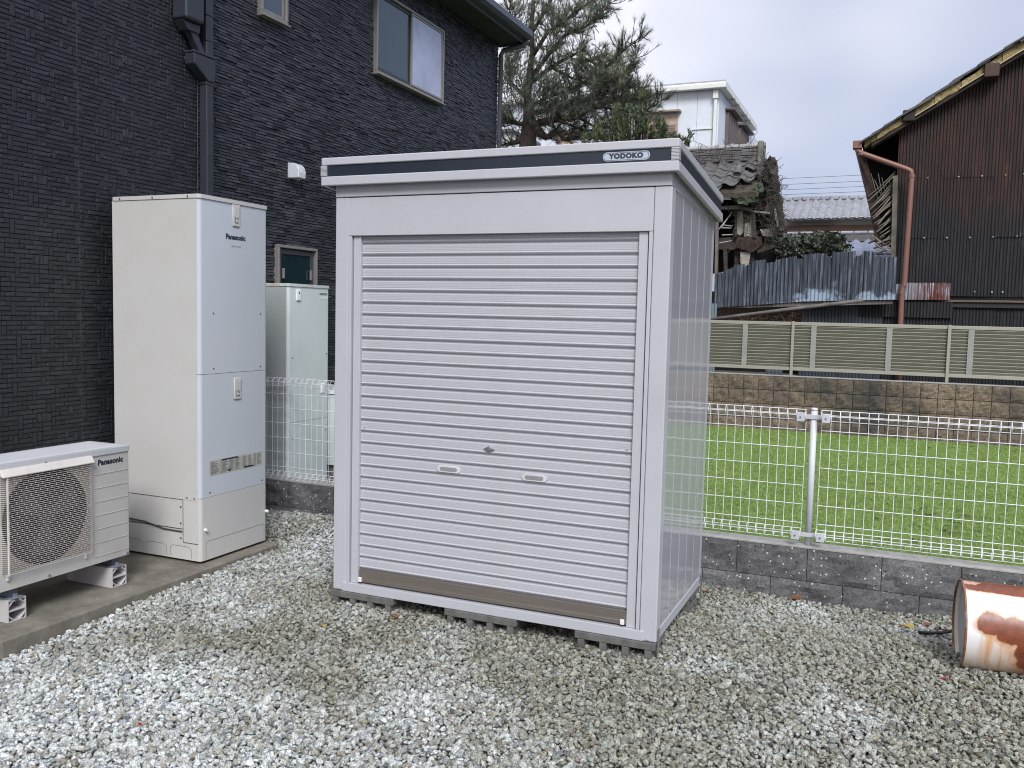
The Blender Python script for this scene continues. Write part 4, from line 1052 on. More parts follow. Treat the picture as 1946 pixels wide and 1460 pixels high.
# open left side under the eave: black sheet painted for the unlit inside, hanging side sheet, split bamboo laths
hs = [P3(*p, Y) for p, Y in (((1636, 292), BYY+.25), ((1700, 292), BYY+1.0), ((1705, 440), BYY+.9), ((1688, 470), BYY+.6), ((1664, 436), BYY+.25))]
def slab_poly(pts, thick, axis=Vector((0, 1, 0))):
    b = MB(); n = len(pts); b.v += [tuple(p) for p in pts]+[tuple(Vector(p)+axis*thick) for p in pts]
    b.f.append(tuple(range(n))); b.f.append(tuple(range(2*n-1, n-1, -1)))
    for k in range(n): k2 = (k+1) % n; b.f.append((k, k2, n+k2, n+k))
    return b
slab_poly([P3(1640, 285, 12.0), P3(1722, 235, 12.0), P3(1712, 480, 12.0), P3(1690, 472, 12.0), P3(1668, 440, 12.0)], .05).obj("black_backing", m_black, barn)
m_hang = simple("hanging_rusty_sheet", (.045, .026, .022), .8, var=.5, vscale=5, stretch=(1, 1, 3), bs=.4)
slab_poly([P3(1631, 292, 11.05), P3(1644, 290, 11.3), P3(1680, 440, 11.5), P3(1684, 462, 11.5), P3(1677, 466, 11.4), P3(1660, 440, 11.2)], .015).obj("hanging_sheet", m_hang, barn)
MB().box(P3(1661, 440, 11.2).x, P3(1668, 440, 11.2).x, 11.17, 11.22, P3(1660, 456, 11.2).z, P3(1660, 438, 11.2).z).obj("gutter_stub", m_hang, barn)
slab_poly([P3(1697, 335, 11.18), P3(1707, 333, 11.18), P3(1702, 492, 11.18), P3(1693, 492, 11.18)], .06).obj("corner_post", simple("grey_old_post", (.16, .14, .115), .9, var=.4, vscale=5, bs=.5), barn)
m_lath = simple("grey_bamboo", (.17, .155, .125), .8, var=.35, vscale=9)
for k in range(22):
    t = k/21
    x1p = 1702-4*t; y1p = 325+150*t+rb_.uniform(-3, 3)
    x0p = 1648+38*t+rb_.uniform(-4, 4); y0p = 380+100*t+rb_.uniform(-7, 7)
    if y0p > 488: y0p = 488
    p0, p1 = P3(x0p, y0p, 11.15+rb_.uniform(-.1, .1)), P3(x1p, y1p, 11.25+rb_.uniform(0, .08))
    mid = (p0+p1)/2+Vector((0, 0, rb_.uniform(-.03, .02)))
    MB().tube([p0, mid, p1], rb_.uniform(.007, .015), 6).obj("lath", m_lath, barn, smooth='auto')
for k in range(9):
    p0 = P3(1634+k*7, 335+rb_.uniform(-18, 18), 11.5); p1 = P3(1652+k*5.5, 385+rb_.uniform(-15, 10), 11.35)
    MB().tube([p0, p1], .006, 5).obj("lath", m_lath, barn)
for k in range(9):
    p0 = P3(1655+rb_.uniform(-6, 14), 462+rb_.uniform(-16, 26), 11.1); p1 = P3(1690+rb_.uniform(-12, 8), 470+rb_.uniform(-22, 20), 11.2)
    MB().tube([p0, p1], [.016, .008], 6).obj("broken_lath", m_lath if k % 2 else m_dkwood, barn)
m_clay = simple("terracotta_pipe", (.20, .095, .075), .45, var=.08, vscale=3)
bp = thing("rust_downpipe", "pinkish brown drainpipe running diagonally from the barn eave then down its front", "downpipe", (2.75, 11, .5))
pts = [P3(*p, 10.95) for p in ((1629, 276), (1630, 286), (1636, 291), (1722, 321), (1731, 325), (1733, 334), (1719, 536), (1716, 544), (1714, 552), (1711, 625), (1709, 735))]
MB().tube(pts, .040, 12).obj("pipe", m_clay, bp, smooth='auto')
for p in ((1733, 335), (1718, 541), (1713, 556), (1637, 292)):
    c = P3(*p, 10.95); MB().tube([c+Vector((0, 0, .02)), c-Vector((0, 0, .025))], .046, 12).obj("pipe_joint", m_clay, bp)
c = P3(1629, 276, 10.95); MB().box(c.x-.06, c.x+.07, 10.89, 11.05, c.z-.06, c.z+.06).obj("gutter_end", m_clay, bp, bevel=.01)
MB().tube([Vector((c.x, 11.05, c.z)), Vector((c.x, 18, c.z+.02))], .05, 10).obj("gutter", m_clay, bp)

# ================================================================== BROKEN CORRUGATED FENCE + CLUTTER
gf = thing("corrugated_iron_fence", "leaning fence of jagged blue grey corrugated iron sheets between the ruin and the barn", "fence", (1.2, 10.9, 1.6))
GYY = 10.8
tops = [(1361, 1375, 520, 518), (1375, 1396, 516, 507), (1396, 1414, 504, 502), (1414, 1436, 506, 497), (1436, 1455, 495, 494), (1455, 1474, 500, 498), (1474, 1512, 494, 487), (1512, 1528, 491, 492), (1528, 1570, 484, 482), (1570, 1582, 488, 488), (1582, 1624, 480, 478), (1624, 1640, 488, 484), (1640, 1662, 477, 479), (1662, 1704, 490, 489)]
def gbot(px): return 585+(px-1361)*(573-585)/(1530-1361) if px < 1530 else 573-(px-1530)*.02
for k, (xa, xb, ya, yb) in enumerate(tops):
    A_, B_, C_, D_ = P3(xa, ya, GYY), P3(xb, yb, GYY), P3(xa, gbot(xa), GYY), P3(xb, gbot(xb), GYY)
    ft = lambda x, A_=A_, B_=B_: A_.z+(B_.z-A_.z)*(x-A_.x)/(B_.x-A_.x); fb = lambda x, A_=C_, B_=D_: A_.z+(B_.z-A_.z)*(x-A_.x)/(B_.x-A_.x)
    corr(A_.x-.004, B_.x+.016, fb, ft, GYY+.006*(k % 2)-.01*(k % 3), amp=.011, pitch=.058, jag=.010, rnd=rb_).obj("corrugated_sheet", m_galv, gf)
m_oldpole = simple("weathered_pole", (.14, .128, .115), .85, var=.4, vscale=4, bs=.5)
pole = MB().tube([P3(1352, 607, GYY-.2), P3(1500, 588, GYY-.2), P3(1640, 571, GYY-.15)], .028, 8).obj("fallen_pole", m_oldpole, None, smooth='auto')
tag(recenter(pole), "long grey weathered pole lying aslant below the corrugated iron fence", "pole")
pl2 = slab_poly([P3(1372, 583, GYY), P3(1395, 578, GYY), P3(1375, 584, GYY), P3(1371, 588, GYY)], .1)
MB().prism([(-.05, P3(1370, 584, GYY).z-.02), (2.6, P3(1620, 573, GYY).z-.03), (2.6, P3(1620, 573, GYY).z+.03), (-.05, P3(1370, 584, GYY).z+.04)], 1, GYY+.03, GYY+.09).obj("fence_rail", m_oldpole, gf)
# dark low lean-to behind
lt_ = thing("low_iron_wall", "dark blue black corrugated iron wall under the fallen pole, left of the barn", "wall", (1.7, 11.1, .6))
for k in range(4): corr(P3(1522, 600, 11.05).x+k*.30, P3(1522, 600, 11.05).x+.32+k*.30, .5, 1.78, 11.05+.01*(k % 2), amp=.006, pitch=.05).obj("corrugated_sheet", simple("blue_black_iron", (.03, .038, .05), .55, var=.3, vscale=6, stretch=(6, 1, .5)), lt_)
MB().box(-3, 2.9, 11.6, 11.7, .4, 1.95).obj("black_backing", m_black, lt_)  # black sheet paints the darkness of the void behind the iron
pn = corr(P3(1351, 590, 10.6).x-.12, P3(1362, 590, 10.6).x, .5, P3(1356, 577, 10.6).z, 10.6, amp=.008, pitch=.05).obj("iron_scrap_sheet", simple("pale_teal_iron", (.16, .21, .23), .5, var=.2), None)
tag(recenter(pn), "narrow pale teal corrugated iron strip standing right behind the shed corner", "metal sheet")
# dry brush heap
V = []; F = []; r = np.random.default_rng(2)
for k in range(900):
    c = np.array(P3(r.uniform(1362, 1530), r.uniform(578, 612), r.uniform(10.9, 11.4))); a = r.normal(size=3); a /= np.linalg.norm(a); a[1] *= .4; l = r.uniform(.08, .3)
    w = np.cross(a, (0, 1, 0)); w = w/np.linalg.norm(w)*.004; i = len(V); V += [c-a*l/2-w, c-a*l/2+w, c+a*l/2]; F.append((i, i+1, i+2))
o = rawobj("dry_brush", npmesh("dry_brush", np.array(V), np.array(F), simple("dry_stems", (.10, .065, .043), .9, var=.5, vscale=20)), kind='stuff')
tag(o, "heap of dry brown stems in the gap below the corrugated iron fence", "brush")
cs = corr(P3(1455, 712, 9.2).x, P3(1487, 712, 9.2).x, .60, .80, 9.2, amp=.008, pitch=.05).obj("iron_scrap_sheet", simple("silver_iron", (.3, .34, .38), .4, var=.2), None)
cs.rotation_euler = (0, 0, 0); tag(recenter(cs), "small silvery corrugated offcut glimpsed under the louvre fence", "metal sheet")

# ================================================================== RUINED TILED HOUSE
RYY = 12.4
rh = thing("ruined_house", "collapsing old house with a vine covered pantile roof and torn plaster walls, behind the shed", "house", (-2.5, 13.5, .5))
m_otile = simple("weathered_grey_tile", (.125, .122, .122), .65, var=.45, vscale=5, bs=.6, bscale=30, dirt=(.035, .030, .026, 1), dirtamt=.8)
m_cap_t = simple("pale_ridge_tile", (.28, .285, .285), .65, var=.25, vscale=6)
m_vine = simple("dead_vine", (.050, .043, .037), .9, var=.5, vscale=8)
zt_, zb_ = P3(1400, 275, RYY).z, P3(1400, 308, RYY).z
x1r = P3(1441, 290, RYY).x
nlay = 8
for k in range(nlay):
    z = zb_+(zt_-.05-zb_)*k/nlay; h_ = (zt_-.05-zb_)/nlay; x = -6.5
    while x < x1r-.05:
        w = rb_.uniform(.24, .34); dy = rb_.uniform(-.012, .012); dz = rb_.uniform(-.006, .006)
        if x > -2.4: MB().box(x, min(x+w-.006, x1r), RYY-.10+k*.006+dy, RYY+.2, z+dz, z+h_*.72+dz).obj("ridge_course_tile", m_otile, rh)
        x += w
MB().box(-6.5, x1r-.02, RYY-.04, RYY+.18, zb_, zt_-.05).obj("ridge_core", m_dkwood, rh)
x = -6.2
while x < x1r-.1:
    zz = zt_-.05; pr = [(RYY+.05+.085*cos(pi*k/8), zz+.062*sin(pi*k/8)) for k in range(9)]
    MB().prism(pr, 0, x, x+.255).obj("ridge_cap", m_cap_t, rh)
    pr2 = [(RYY+.05+.1*cos(pi*k/8), zz+.080*sin(pi*k/8)) for k in range(9)]
    MB().prism(pr2, 0, x+.245, x+.275).obj("ridge_cap_lip", m_cap_t, rh); x += .275
MB().box(x1r-.0, x1r+.10, RYY-.13, RYY+.22, zb_-.05, zt_+.03).obj("ridge_end_tile", simple("mossy_stone", (.16, .16, .13), .9, var=.4, vscale=7, bs=.6), rh, bevel=.03)
# pantiles: wavy tiles in rows running down towards the yard
TW, TL = .24, .21; slope = radians(27)
def pantile():
    b = MB(); n = 10
    P = []
    for i in range(n+1):
        u = i/n; z = .030*sin(2*pi*u+.4)*(1 if u < .5 else .75); P.append((u*TW*1.08, z))
    for s_, off in ((0, 0), (1, -.014)):
        for y_ in (0, -TL*1.15):
            for (x_, z_) in P: b.v.append((x_, y_*cos(slope), z_+y_*sin(slope)+off+(.0 if y_ == 0 else .012)))
    m = n+1
    for i in range(n):
        b.f.append((i, i+1, m+i+1, m+i)); b.f.append((2*m+i, 3*m+i, 3*m+i+1, 2*m+i+1)); b.f.append((m+i, m+i+1, 3*m+i+1, 3*m+i)); b.f.append((i, 2*m+i, 2*m+i+1, i+1))
    b.f.append((0, m, 3*m, 2*m)); b.f.append((m-1, 3*m-1+0, 4*m-1, 2*m-1)) if False else None
    return b.mesh("pantile", m_otile, smooth=True)
pm = pantile()
xr0 = P3(1470, 320, 12.0).x
holes = {(0, 4), (0, 5), (1, 5), (0, 6)}
for c in range(18):
    for r_ in range(7):
        if (c, r_) in holes or (c < 3 and r_ == 6) or (c == 1 and r_ == 2): continue
        o = rawobj("pantile", pm, rh)
        o.location = Vector((xr0-(c+1)*TW, RYY-.08-r_*TL*cos(slope), zb_-.0-r_*TL*sin(slope)+rb_.uniform(-.008, .008)))-Vector(rh.location)
        o.rotation_euler = (rb_.uniform(-.03, .03), rb_.uniform(-.05, .05), rb_.uniform(-.05, .05)); 
ov = MB().tube([P3(1404, 318, 11.75), P3(1401, 333, 11.6)], [.055, .075], 10, cap=False).obj("loose_round_tile", m_otile, rh, smooth='auto')
# roof deck under the tiles with mud and moss, right verge
dk = MB(); y_a, y_b = RYY, RYY-7*TL*cos(slope); z_a, z_b = zb_-.05, zb_-.05-7*TL*sin(slope)
dk.prism([(y_a, z_a), (y_b, z_b), (y_b, z_b-.08), (y_a, z_a-.08)], 0, -6.5, xr0-.12)
dk.obj("roof_deck", simple("roof_mud", (.060, .050, .038), .95, var=.5, vscale=7, bs=.9, bscale=20, bdist=.03), rh)
m_moss = simple("mossy_debris", (.065, .085, .055), .95, var=.6, vscale=9, bs=.9, bscale=25, bdist=.04)
def lump(name, pts, Ya, Yb, mat, parent=rh, sub=3, amp=.03, seed=1):
    """irregular slab of debris with uneven faces"""
    b = slab_poly([P3(*p, Ya) for p in pts], Yb-Ya)
    me = b.mesh(name, mat, root_loc(parent)); bm = bmesh.new(); bm.from_mesh(me)
    bmesh.ops.triangulate(bm, faces=bm.faces); bmesh.ops.subdivide_edges(bm, edges=bm.edges, cuts=sub, use_grid_fill=True)
    r = random.Random(seed)
    for v in bm.verts: v.co += Vector((r.gauss(0, amp), r.gauss(0, amp), r.gauss(0, amp)))*.5
    bm.to_mesh(me); bm.free(); return rawobj(name, me, parent)
lump("mossy_fall", [(1392, 372), (1412, 366), (1436, 372), (1438, 384), (1420, 388), (1396, 384)], 11.1, 11.4, m_moss, seed=1)
lump("mossy_fall", [(1436, 350), (1444, 345), (1448, 362), (1438, 374), (1430, 380)], 11.1, 11.3, m_moss, seed=2)
lump("verge_debris", [(1452, 312), (1462, 297), (1471, 300), (1474, 320), (1470, 326), (1458, 322)], 11.5, 11.9, m_vine, seed=3)
lump("verge_boards", [(1462, 325), (1472, 318), (1478, 350), (1484, 400), (1489, 436), (1482, 446), (1474, 430), (1470, 380)], 11.35, 11.55, m_vine, amp=.05, seed=4)
lump("torn_eave", [(1395, 345), (1440, 345), (1464, 330), (1470, 380), (1474, 420), (1440, 398), (1405, 385), (1380, 372)], 11.8, 12.0, m_dkwood, seed=5)
# walls
slab_poly([P3(1340, 380, 12.3), P3(1480, 380, 12.3), P3(1484, 500, 12.3), P3(1340, 520, 12.3)], .3).obj("dark_interior", m_black, rh)
m_plas = simple("stained_plaster", (.36, .35, .30), .9, var=.25, vscale=6, bs=.4, dirt=(.07, .055, .04, 1), dirtscale=5, dirtamt=.9)
m_oldw = simple("old_brown_timber", (.050, .040, .033), .9, var=.45, vscale=5, stretch=(1, 1, 5), bs=.6, bscale=25)
m_redc = simple("reddish_clay", (.045, .026, .020), .9, var=.45, vscale=7, bs=.5)
for k in range(22): MB().box(-6.6+k*.28, -6.6+k*.28+.272, 11.75+.008*(k % 3), 11.80, .4, zb_-.05-5*TL*sin(slope)).obj("wall_board", m_oldw, rh)
for nm, pts, Y, mt, th in (
    ("plaster_panel", [(1399, 402), (1412, 400), (1414, 440), (1406, 448), (1399, 444)], 11.45, m_plas, .05),
    ("plaster_panel", [(1415, 421), (1423, 421), (1424, 449), (1414, 450)], 11.45, m_plas, .05),
    ("plaster_panel", [(1424, 408), (1430, 405), (1431, 450), (1424, 451)], 11.5, m_plas, .05),
    ("plaster_panel", [(1407, 479), (1427, 478), (1422, 506), (1414, 506), (1407, 500)], 11.5, m_plas, .05),
    ("eave_plaster", [(1431, 400), (1463, 403), (1463, 407), (1430, 403)], 11.4, m_plas, .3),
    ("eave_plaster", [(1444, 436), (1474, 434), (1474, 450), (1450, 449)], 11.5, m_plas, .2),
    ("eave_plaster", [(1458, 388), (1466, 386), (1467, 405), (1452, 403)], 11.6, m_plas, .1),
    ("side_board", [(1470, 398), (1474, 396), (1480, 430), (1477, 432)], 11.3, m_plas, .03),
    ("timber_post", [(1396, 398), (1400, 398), (1400, 450), (1396, 450)], 11.4, m_oldw, .1),
    ("timber_post", [(1413, 398), (1424, 398), (1424, 421), (1415, 422), (1414, 440)], 11.42, m_oldw, .1),
    ("timber_post", [(1430, 400), (1434, 402), (1437, 452), (1431, 452)], 11.42, m_oldw, .1),
    ("timber_beam", [(1366, 392), (1408, 390), (1430, 398), (1428, 402), (1405, 398), (1366, 398)], 11.3, m_oldpole, .12),
    ("timber_beam", [(1366, 452), (1440, 450), (1446, 470), (1400, 474), (1366, 474)], 11.5, m_oldw, .15),
    ("clay_wall", [(1400, 452), (1446, 450), (1448, 466), (1430, 480), (1398, 470)], 11.45, m_redc, .1),
    ("timber_post", [(1374, 474), (1381, 474), (1381, 516), (1376, 516)], 11.5, m_oldw, .1),
    ("timber_post", [(1395, 474), (1408, 478), (1406, 505), (1396, 505)], 11.6, m_oldw, .1),
    ("timber_post", [(1428, 470), (1435, 470), (1433, 500), (1426, 500)], 11.6, m_oldw, .1),
    ("timber_post", [(1360, 400), (1365, 400), (1362, 580), (1357, 580)], 11.0, m_oldpole, .08),
    ("timber_beam", [(1435, 470), (1470, 464), (1474, 470), (1450, 478), (1440, 482)], 11.5, m_oldw, .1),
):
    slab_poly([P3(*p, Y) for p in pts], th).obj(nm, mt, rh)
for a_, b_ in (((1366, 436), (1388, 408)), ((1371, 432), (1392, 402)), ((1368, 433), (1390, 434)), ((1372, 428), (1392, 430)), ((1372, 447), (1392, 446)), ((1367, 462), (1390, 458))):
    MB().tube([P3(*a_, 11.3), P3(*b_, 11.4)], .010, 5).obj("loose_stick", m_cap_t, rh)
V = []; F = []; r = np.random.default_rng(8)
def vines(n, xr, yr, Yr, lmin, lmax, w=.006):
    for k in range(n):
        p = np.array(P3(r.uniform(*xr), r.uniform(*yr), r.uniform(*Yr))); d = r.normal(size=3)*(1, .3, 1); d /= np.linalg.norm(d)
        for s_ in range(r.integers(3, 7)):
            l = r.uniform(lmin, lmax); q = p+d*l; wv = np.cross(d, (0, 1, 0)); wv = wv/(np.linalg.norm(wv)+1e-6)*w
            i = len(V); V.extend([p-wv, p+wv, q+wv, q-wv]); F.append((i, i+1, i+2, i+3)); p = q; d = d+r.normal(size=3)*.5; d /= np.linalg.norm(d)
vines(70, (1310, 1440), (278, 330), (11.9, 12.2), .03, .10, .0035); vines(150, (1446, 1468), (306, 345), (11.4, 11.6), .02, .06, .0035); vines(300, (1466, 1484), (335, 445), (11.25, 11.4), .015, .045, .0035); vines(120, (1390, 1465), (340, 480), (11.2, 11.4), .02, .07, .0035)
rawobj("dead_vine", npmesh("dead_vine", np.array(V), np.array(F), m_vine), rh, loc=-Vector(rh.location), kind='stuff')

# ================================================================== PLANTS
def leafmat(name, a, b_c, c):
    m, N, L, b = newmat(name); at_ = N.new("ShaderNodeAttribute"); at_.attribute_name = 'shade'
    L.new(ramp(N, L, at_.outputs['Fac'], [(0, a), (.5, b_c), (1, c)]), b.inputs['Base Color']); b.inputs['Roughness'].default_value = .5; return m
m_bark = simple("pine_bark", (.055, .042, .035), .95, var=.5, vscale=9, bs=.9, bscale=25, bdist=.04)
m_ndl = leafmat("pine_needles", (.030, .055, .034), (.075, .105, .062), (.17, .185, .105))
def tuft(V, F, A, p, d, r, n=26, l=.15, w=.0022, spread=.75, shade=None):
    d = d/np.linalg.norm(d); sh = r.uniform(0, 1) if shade is None else shade
    D = d[None]+r.normal(0, spread*.6, (n, 3)); D /= np.linalg.norm(D, axis=1)[:, None]
    off = r.uniform(-.08, .02, n)[:, None]*d[None]
    Wv = np.cross(D, r.normal(size=(n, 3))); Wv /= np.linalg.norm(Wv, axis=1)[:, None]; Wv *= w
    P = p[None]+off; Q = P+D*(l*r.uniform(.7, 1.15, n))[:, None]
    i = len(V)//1
    for k in range(n):
        j = len(V); V.append(P[k]-Wv[k]); V.append(P[k]+Wv[k]); V.append(Q[k]); F.append((j, j+1, j+2)); A.append(min(1, max(0, sh+r.normal(0, .12))))
pine = thing("pine_tree", "old pine with twisting trunk and sparse needle tufts behind the house corner", "tree", tuple(P3(1005, 300, 14.5))[:2]+(.4,))
r = np.random.default_rng(21); PYY = 14.5
def pl(pts, Y=PYY): return [Vector(P3(p[0], p[1], Y+(p[2] if len(p) > 2 else 0))) for p in pts]
base = P3(1005, 300, PYY)
trunk = [Vector((base.x-.1, PYY, .3)), Vector((base.x-.05, PYY, 3.5))]+pl([(1002, 290), (1004, 262), (1006, 240), (1005, 215), (1002, 180), (1006, 140), (1012, 100), (1010, 50), (1014, 0), (1020, -60)])
MB().tube(trunk, [.30, .24, .20, .18, .17, .12, .085, .07, .06, .05, .045, .03], 10).obj("trunk", m_bark, pine, smooth='auto')
limbs = [
 ([(1005, 240), (1030, 232), (1060, 226), (1090, 222), (1130, 205), (1170, 185), (1196, 172)], .10),
 ([(1012, 245), (1035, 262), (1060, 250), (1075, 268), (1110, 262), (1150, 262, .3)], .09),
 ([(1000, 262), (975, 272), (950, 276, -.2)], .08), ([(1003, 240), (980, 236), (955, 232, -.3)], .07),
 ([(1006, 215), (1050, 208), (1100, 196), (1150, 178), (1180, 140), (1208, 112)], .06),
 ([(1008, 160), (1050, 130), (1095, 100), (1150, 130), (1185, 100), (1216, 72)], .05),
 ([(1008, 150), (1040, 110), (1075, 65), (1110, 50), (1140, 30), (1160, 10)], .055),
 ([(1010, 110), (1040, 60), (1070, 40), (1098, 22), (1120, 5), (1146, -20)], .05),
 ([(1004, 190), (975, 160), (965, 120, .2), (972, 90, .3)], .05), ([(1010, 90), (980, 60, .3), (968, 20, .4), (975, -30)], .045),
 ([(1012, 60), (1040, 20), (1060, -20), (1075, -60)], .04), ([(1100, 222), (1130, 240), (1165, 225), (1200, 200), (1225, 196)], .035),
 ([(1060, 226), (1110, 250), (1170, 240), (1230, 210), (1258, 190)], .035), ([(1130, 205), (1175, 205), (1205, 190), (1218, 175)], .03),
 ([(1100, 110), (1135, 150), (1165, 160), (1190, 165)], .03), ([(1050, 130), (1090, 150), (1130, 165), (1160, 170)], .035), ([(1008, 200), (1040, 185), (1080, 170), (1120, 150), (1160, 120)], .045),
]
nodes = []
for ln, r0_ in limbs:
    dY = r.uniform(-.7, .7)
    q = [(p[0]+r.uniform(-3, 3), p[1]+r.uniform(-3, 3), (p[2] if len(p) > 2 else 0)+dY*i/len(ln)) for i, p in enumerate(ln)]
    P = pl(q); R_ = [r0_*(1-.8*i/(len(P)-1)) for i in range(len(P))]
    MB().tube(P, R_, 7).obj("limb", m_bark, pine, smooth='auto')
    for i in range(len(P)-1):
        for t in np.linspace(0, 1, 5): nodes.append((np.array(P[i].lerp(P[i+1], t)), np.array((P[i+1]-P[i]).normalized()), (i+t)/len(P)))
V, F, A = [], [], []; tw = MB()
for p, d, t in nodes:
    if t < .15: nk = 1
    else: nk = 3
    for k in range(nk):
        dd = d*.5+r.normal(size=3)*(.8, .6, .5); dd[2] += .25; dd /= np.linalg.norm(dd); l = r.uniform(.15, .55)
        q1 = p+dd*l*.5; dd2 = dd+np.array((0, 0, .35)); dd2 /= np.linalg.norm(dd2); q2 = q1+dd2*l*.5
        tw.tube([p, q1, q2], [.011, .008, .005], 4, cap=False)
        sh = r.uniform(.1, .8)
        for f_ in (1, .72, .45):
            if r.random() < .85: tuft(V, F, A, p+(q2-p)*f_+r.normal(size=3)*.03, dd2, r, n=30, l=.15, shade=sh)
        if r.random() < .5:
            d3 = dd2+r.normal(size=3)*.5; d3 /= np.linalg.norm(d3); q3 = q1+d3*l*.6; tw.tube([q1, q3], [.007, .004], 4, cap=False); tuft(V, F, A, q3, d3, r, n=30, shade=sh); tuft(V, F, A, q3-d3*.08, d3, r, n=24, shade=sh)
# denser dark clumps low in the crown
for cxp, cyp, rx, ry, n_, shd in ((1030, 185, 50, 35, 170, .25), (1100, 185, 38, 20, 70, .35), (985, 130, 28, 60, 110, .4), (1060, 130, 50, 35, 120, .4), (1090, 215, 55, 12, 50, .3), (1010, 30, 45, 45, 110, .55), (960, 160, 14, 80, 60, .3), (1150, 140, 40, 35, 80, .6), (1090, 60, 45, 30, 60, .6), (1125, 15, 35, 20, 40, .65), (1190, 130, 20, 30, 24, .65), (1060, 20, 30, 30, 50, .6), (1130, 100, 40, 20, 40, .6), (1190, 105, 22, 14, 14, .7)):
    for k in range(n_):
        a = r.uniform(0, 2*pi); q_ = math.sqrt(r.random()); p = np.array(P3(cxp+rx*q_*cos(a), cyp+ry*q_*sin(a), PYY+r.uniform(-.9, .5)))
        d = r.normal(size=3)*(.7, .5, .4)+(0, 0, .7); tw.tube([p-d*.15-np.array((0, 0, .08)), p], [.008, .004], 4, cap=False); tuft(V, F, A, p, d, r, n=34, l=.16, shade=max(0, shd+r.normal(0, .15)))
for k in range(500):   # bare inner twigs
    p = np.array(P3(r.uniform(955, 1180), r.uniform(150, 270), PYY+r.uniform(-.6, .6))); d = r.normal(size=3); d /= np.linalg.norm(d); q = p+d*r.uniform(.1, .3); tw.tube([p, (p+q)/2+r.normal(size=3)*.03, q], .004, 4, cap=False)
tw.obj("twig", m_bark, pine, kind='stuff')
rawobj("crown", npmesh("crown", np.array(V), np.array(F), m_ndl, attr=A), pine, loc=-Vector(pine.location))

def bushy(name, label, cat, pts, Y, n, l, w, mat, seed, shoots=True, dens=10, sp=.8, Yr=.4, stem=True, gz=.5):
    r = np.random.default_rng(seed); V, F, A = [], [], []; b = MB()
    c0 = P3(sum(p[0] for p in pts)/len(pts), max(p[1] for p in pts), Y)
    t = thing(name, label, cat, (c0.x, Y, gz))
    for (x, y, rx, ry, nn) in pts:
        for k in range(nn):
            a = r.uniform(0, 2*pi); q_ = math.sqrt(r.random()); p = np.array(P3(x+rx*q_*cos(a), y+ry*q_*sin(a), Y+r.uniform(-Yr, Yr)))
            d = r.normal(size=3)*(.5, .5, .3)+(0, 0, .8 if shoots else .2)
            tuft(V, F, A, p, d, r, n=dens, l=l, w=w, spread=sp)
            if k % 6 == 0 and stem: b.tube([np.array((c0.x, Y, gz+1.5 if gz+1.5 < p[2] else p[2]-.3)), (p+np.array((c0.x, Y, p[2])))/2+np.array((0, 0, -.1)), p], [.02, .010, .004], 4, cap=False)
    if stem: b.tube([(c0.x, Y, gz), (c0.x+.05, Y, c0.z)], [.08, .05], 7); b.obj("stem", m_bark, t, kind='stuff')
    rawobj("foliage", npmesh("foliage", np.array(V), np.array(F), mat, attr=A), t, loc=-Vector(t.location)); return t
m_pod = leafmat("yellow_green_leaf", (.016, .032, .014), (.042, .068, .025), (.13, .145, .05))
bushy("evergreen_tree", "bushy yellow green evergreen with upright shoots above the shed roof", "tree",
      [(1160, 250, 34, 26, 120), (1198, 235, 22, 38, 120), (1222, 210, 10, 38, 55), (1240, 245, 26, 22, 90), (1275, 262, 26, 10, 40), (1172, 215, 8, 26, 26), (1255, 235, 8, 18, 16), (1130, 262, 26, 12, 40)], 13.3, 0, .10, .0055, m_pod, 5, dens=22)
bushy("small_shrub", "sparse light green shrub sprig just right of the shed roof corner", "shrub", [(1302, 268, 10, 8, 12), (1312, 256, 5, 10, 7), (1290, 262, 8, 5, 6)], 13.0, 0, .08, .010, m_pod, 6, dens=10)
m_shr = leafmat("dark_shrub_leaf", (.018, .03, .018), (.045, .065, .035), (.20, .23, .17))
bushy("dark_shrub", "dark small leaved evergreen shrub between the ruin and the far tiled roofs", "shrub", [(1520, 465, 40, 22, 260), (1570, 455, 36, 16, 180), (1490, 470, 20, 20, 100), (1545, 480, 55, 10, 160), (1600, 470, 18, 8, 40)], 12.2, 0, .045, .014, m_shr, 7, shoots=False, dens=14, sp=1.6, Yr=.5)

# ================================================================== WHITE HOUSE beyond
WHY = 24.0
wh = thing("white_house", "pale blue white panelled house with brown shuttered windows beyond the pine", "house", (-6, 27, .4))
m_wp = simple("white_panel", (.60, .645, .70), .6, var=.04)
m_wtrim = simple("white_trim", (.66, .67, .64), .5, var=.03)
ct = P3(1365, 170, WHY); xr_ = ct.x; zt_ = ct.z
xl_ = -12.5; k = 0; x = xr_
pw = .62
while x > xl_:
    MB().box(x-pw+.008, x-.008, WHY, WHY+.05, .4, zt_).obj("wall_panel", m_wp, wh); x -= pw
MB().box(xl_, xr_, WHY+.02, WHY+9, .4, zt_).obj("wall", m_wp, wh)
yb_ = WHY+6.2
for k in range(9): MB().box(xr_-.01, xr_+.03, WHY+.06+k*.69, WHY+.04+(k+1)*.69, .4, zt_).obj("side_panel", m_wp, wh)
MB().box(xl_, xr_+.28, WHY-.30, WHY-.12, zt_-.02, zt_+.12).obj("gutter", m_wtrim, wh, bevel=.02)
MB().box(xl_, xr_+.24, WHY-.12, WHY+6.5, zt_+.02, zt_+.20).obj("parapet", m_wtrim, wh, bevel=.01)
MB().box(xl_, xr_+.20, WHY-.06, WHY+6.5, zt_+.205, zt_+.26).obj("roof_edge", simple("grey_roof_edge", (.30, .31, .34), .5), wh)
MB().box(xr_-.10, xr_-.0, WHY-.12, WHY-.02, .5, zt_-.05).obj("downpipe", m_wtrim, wh, bevel=.02)
MB().box(xr_-.13, xr_+.03, WHY-.16, WHY-.005, zt_-.30, zt_-.03).obj("hopper", m_wtrim, wh, bevel=.02)
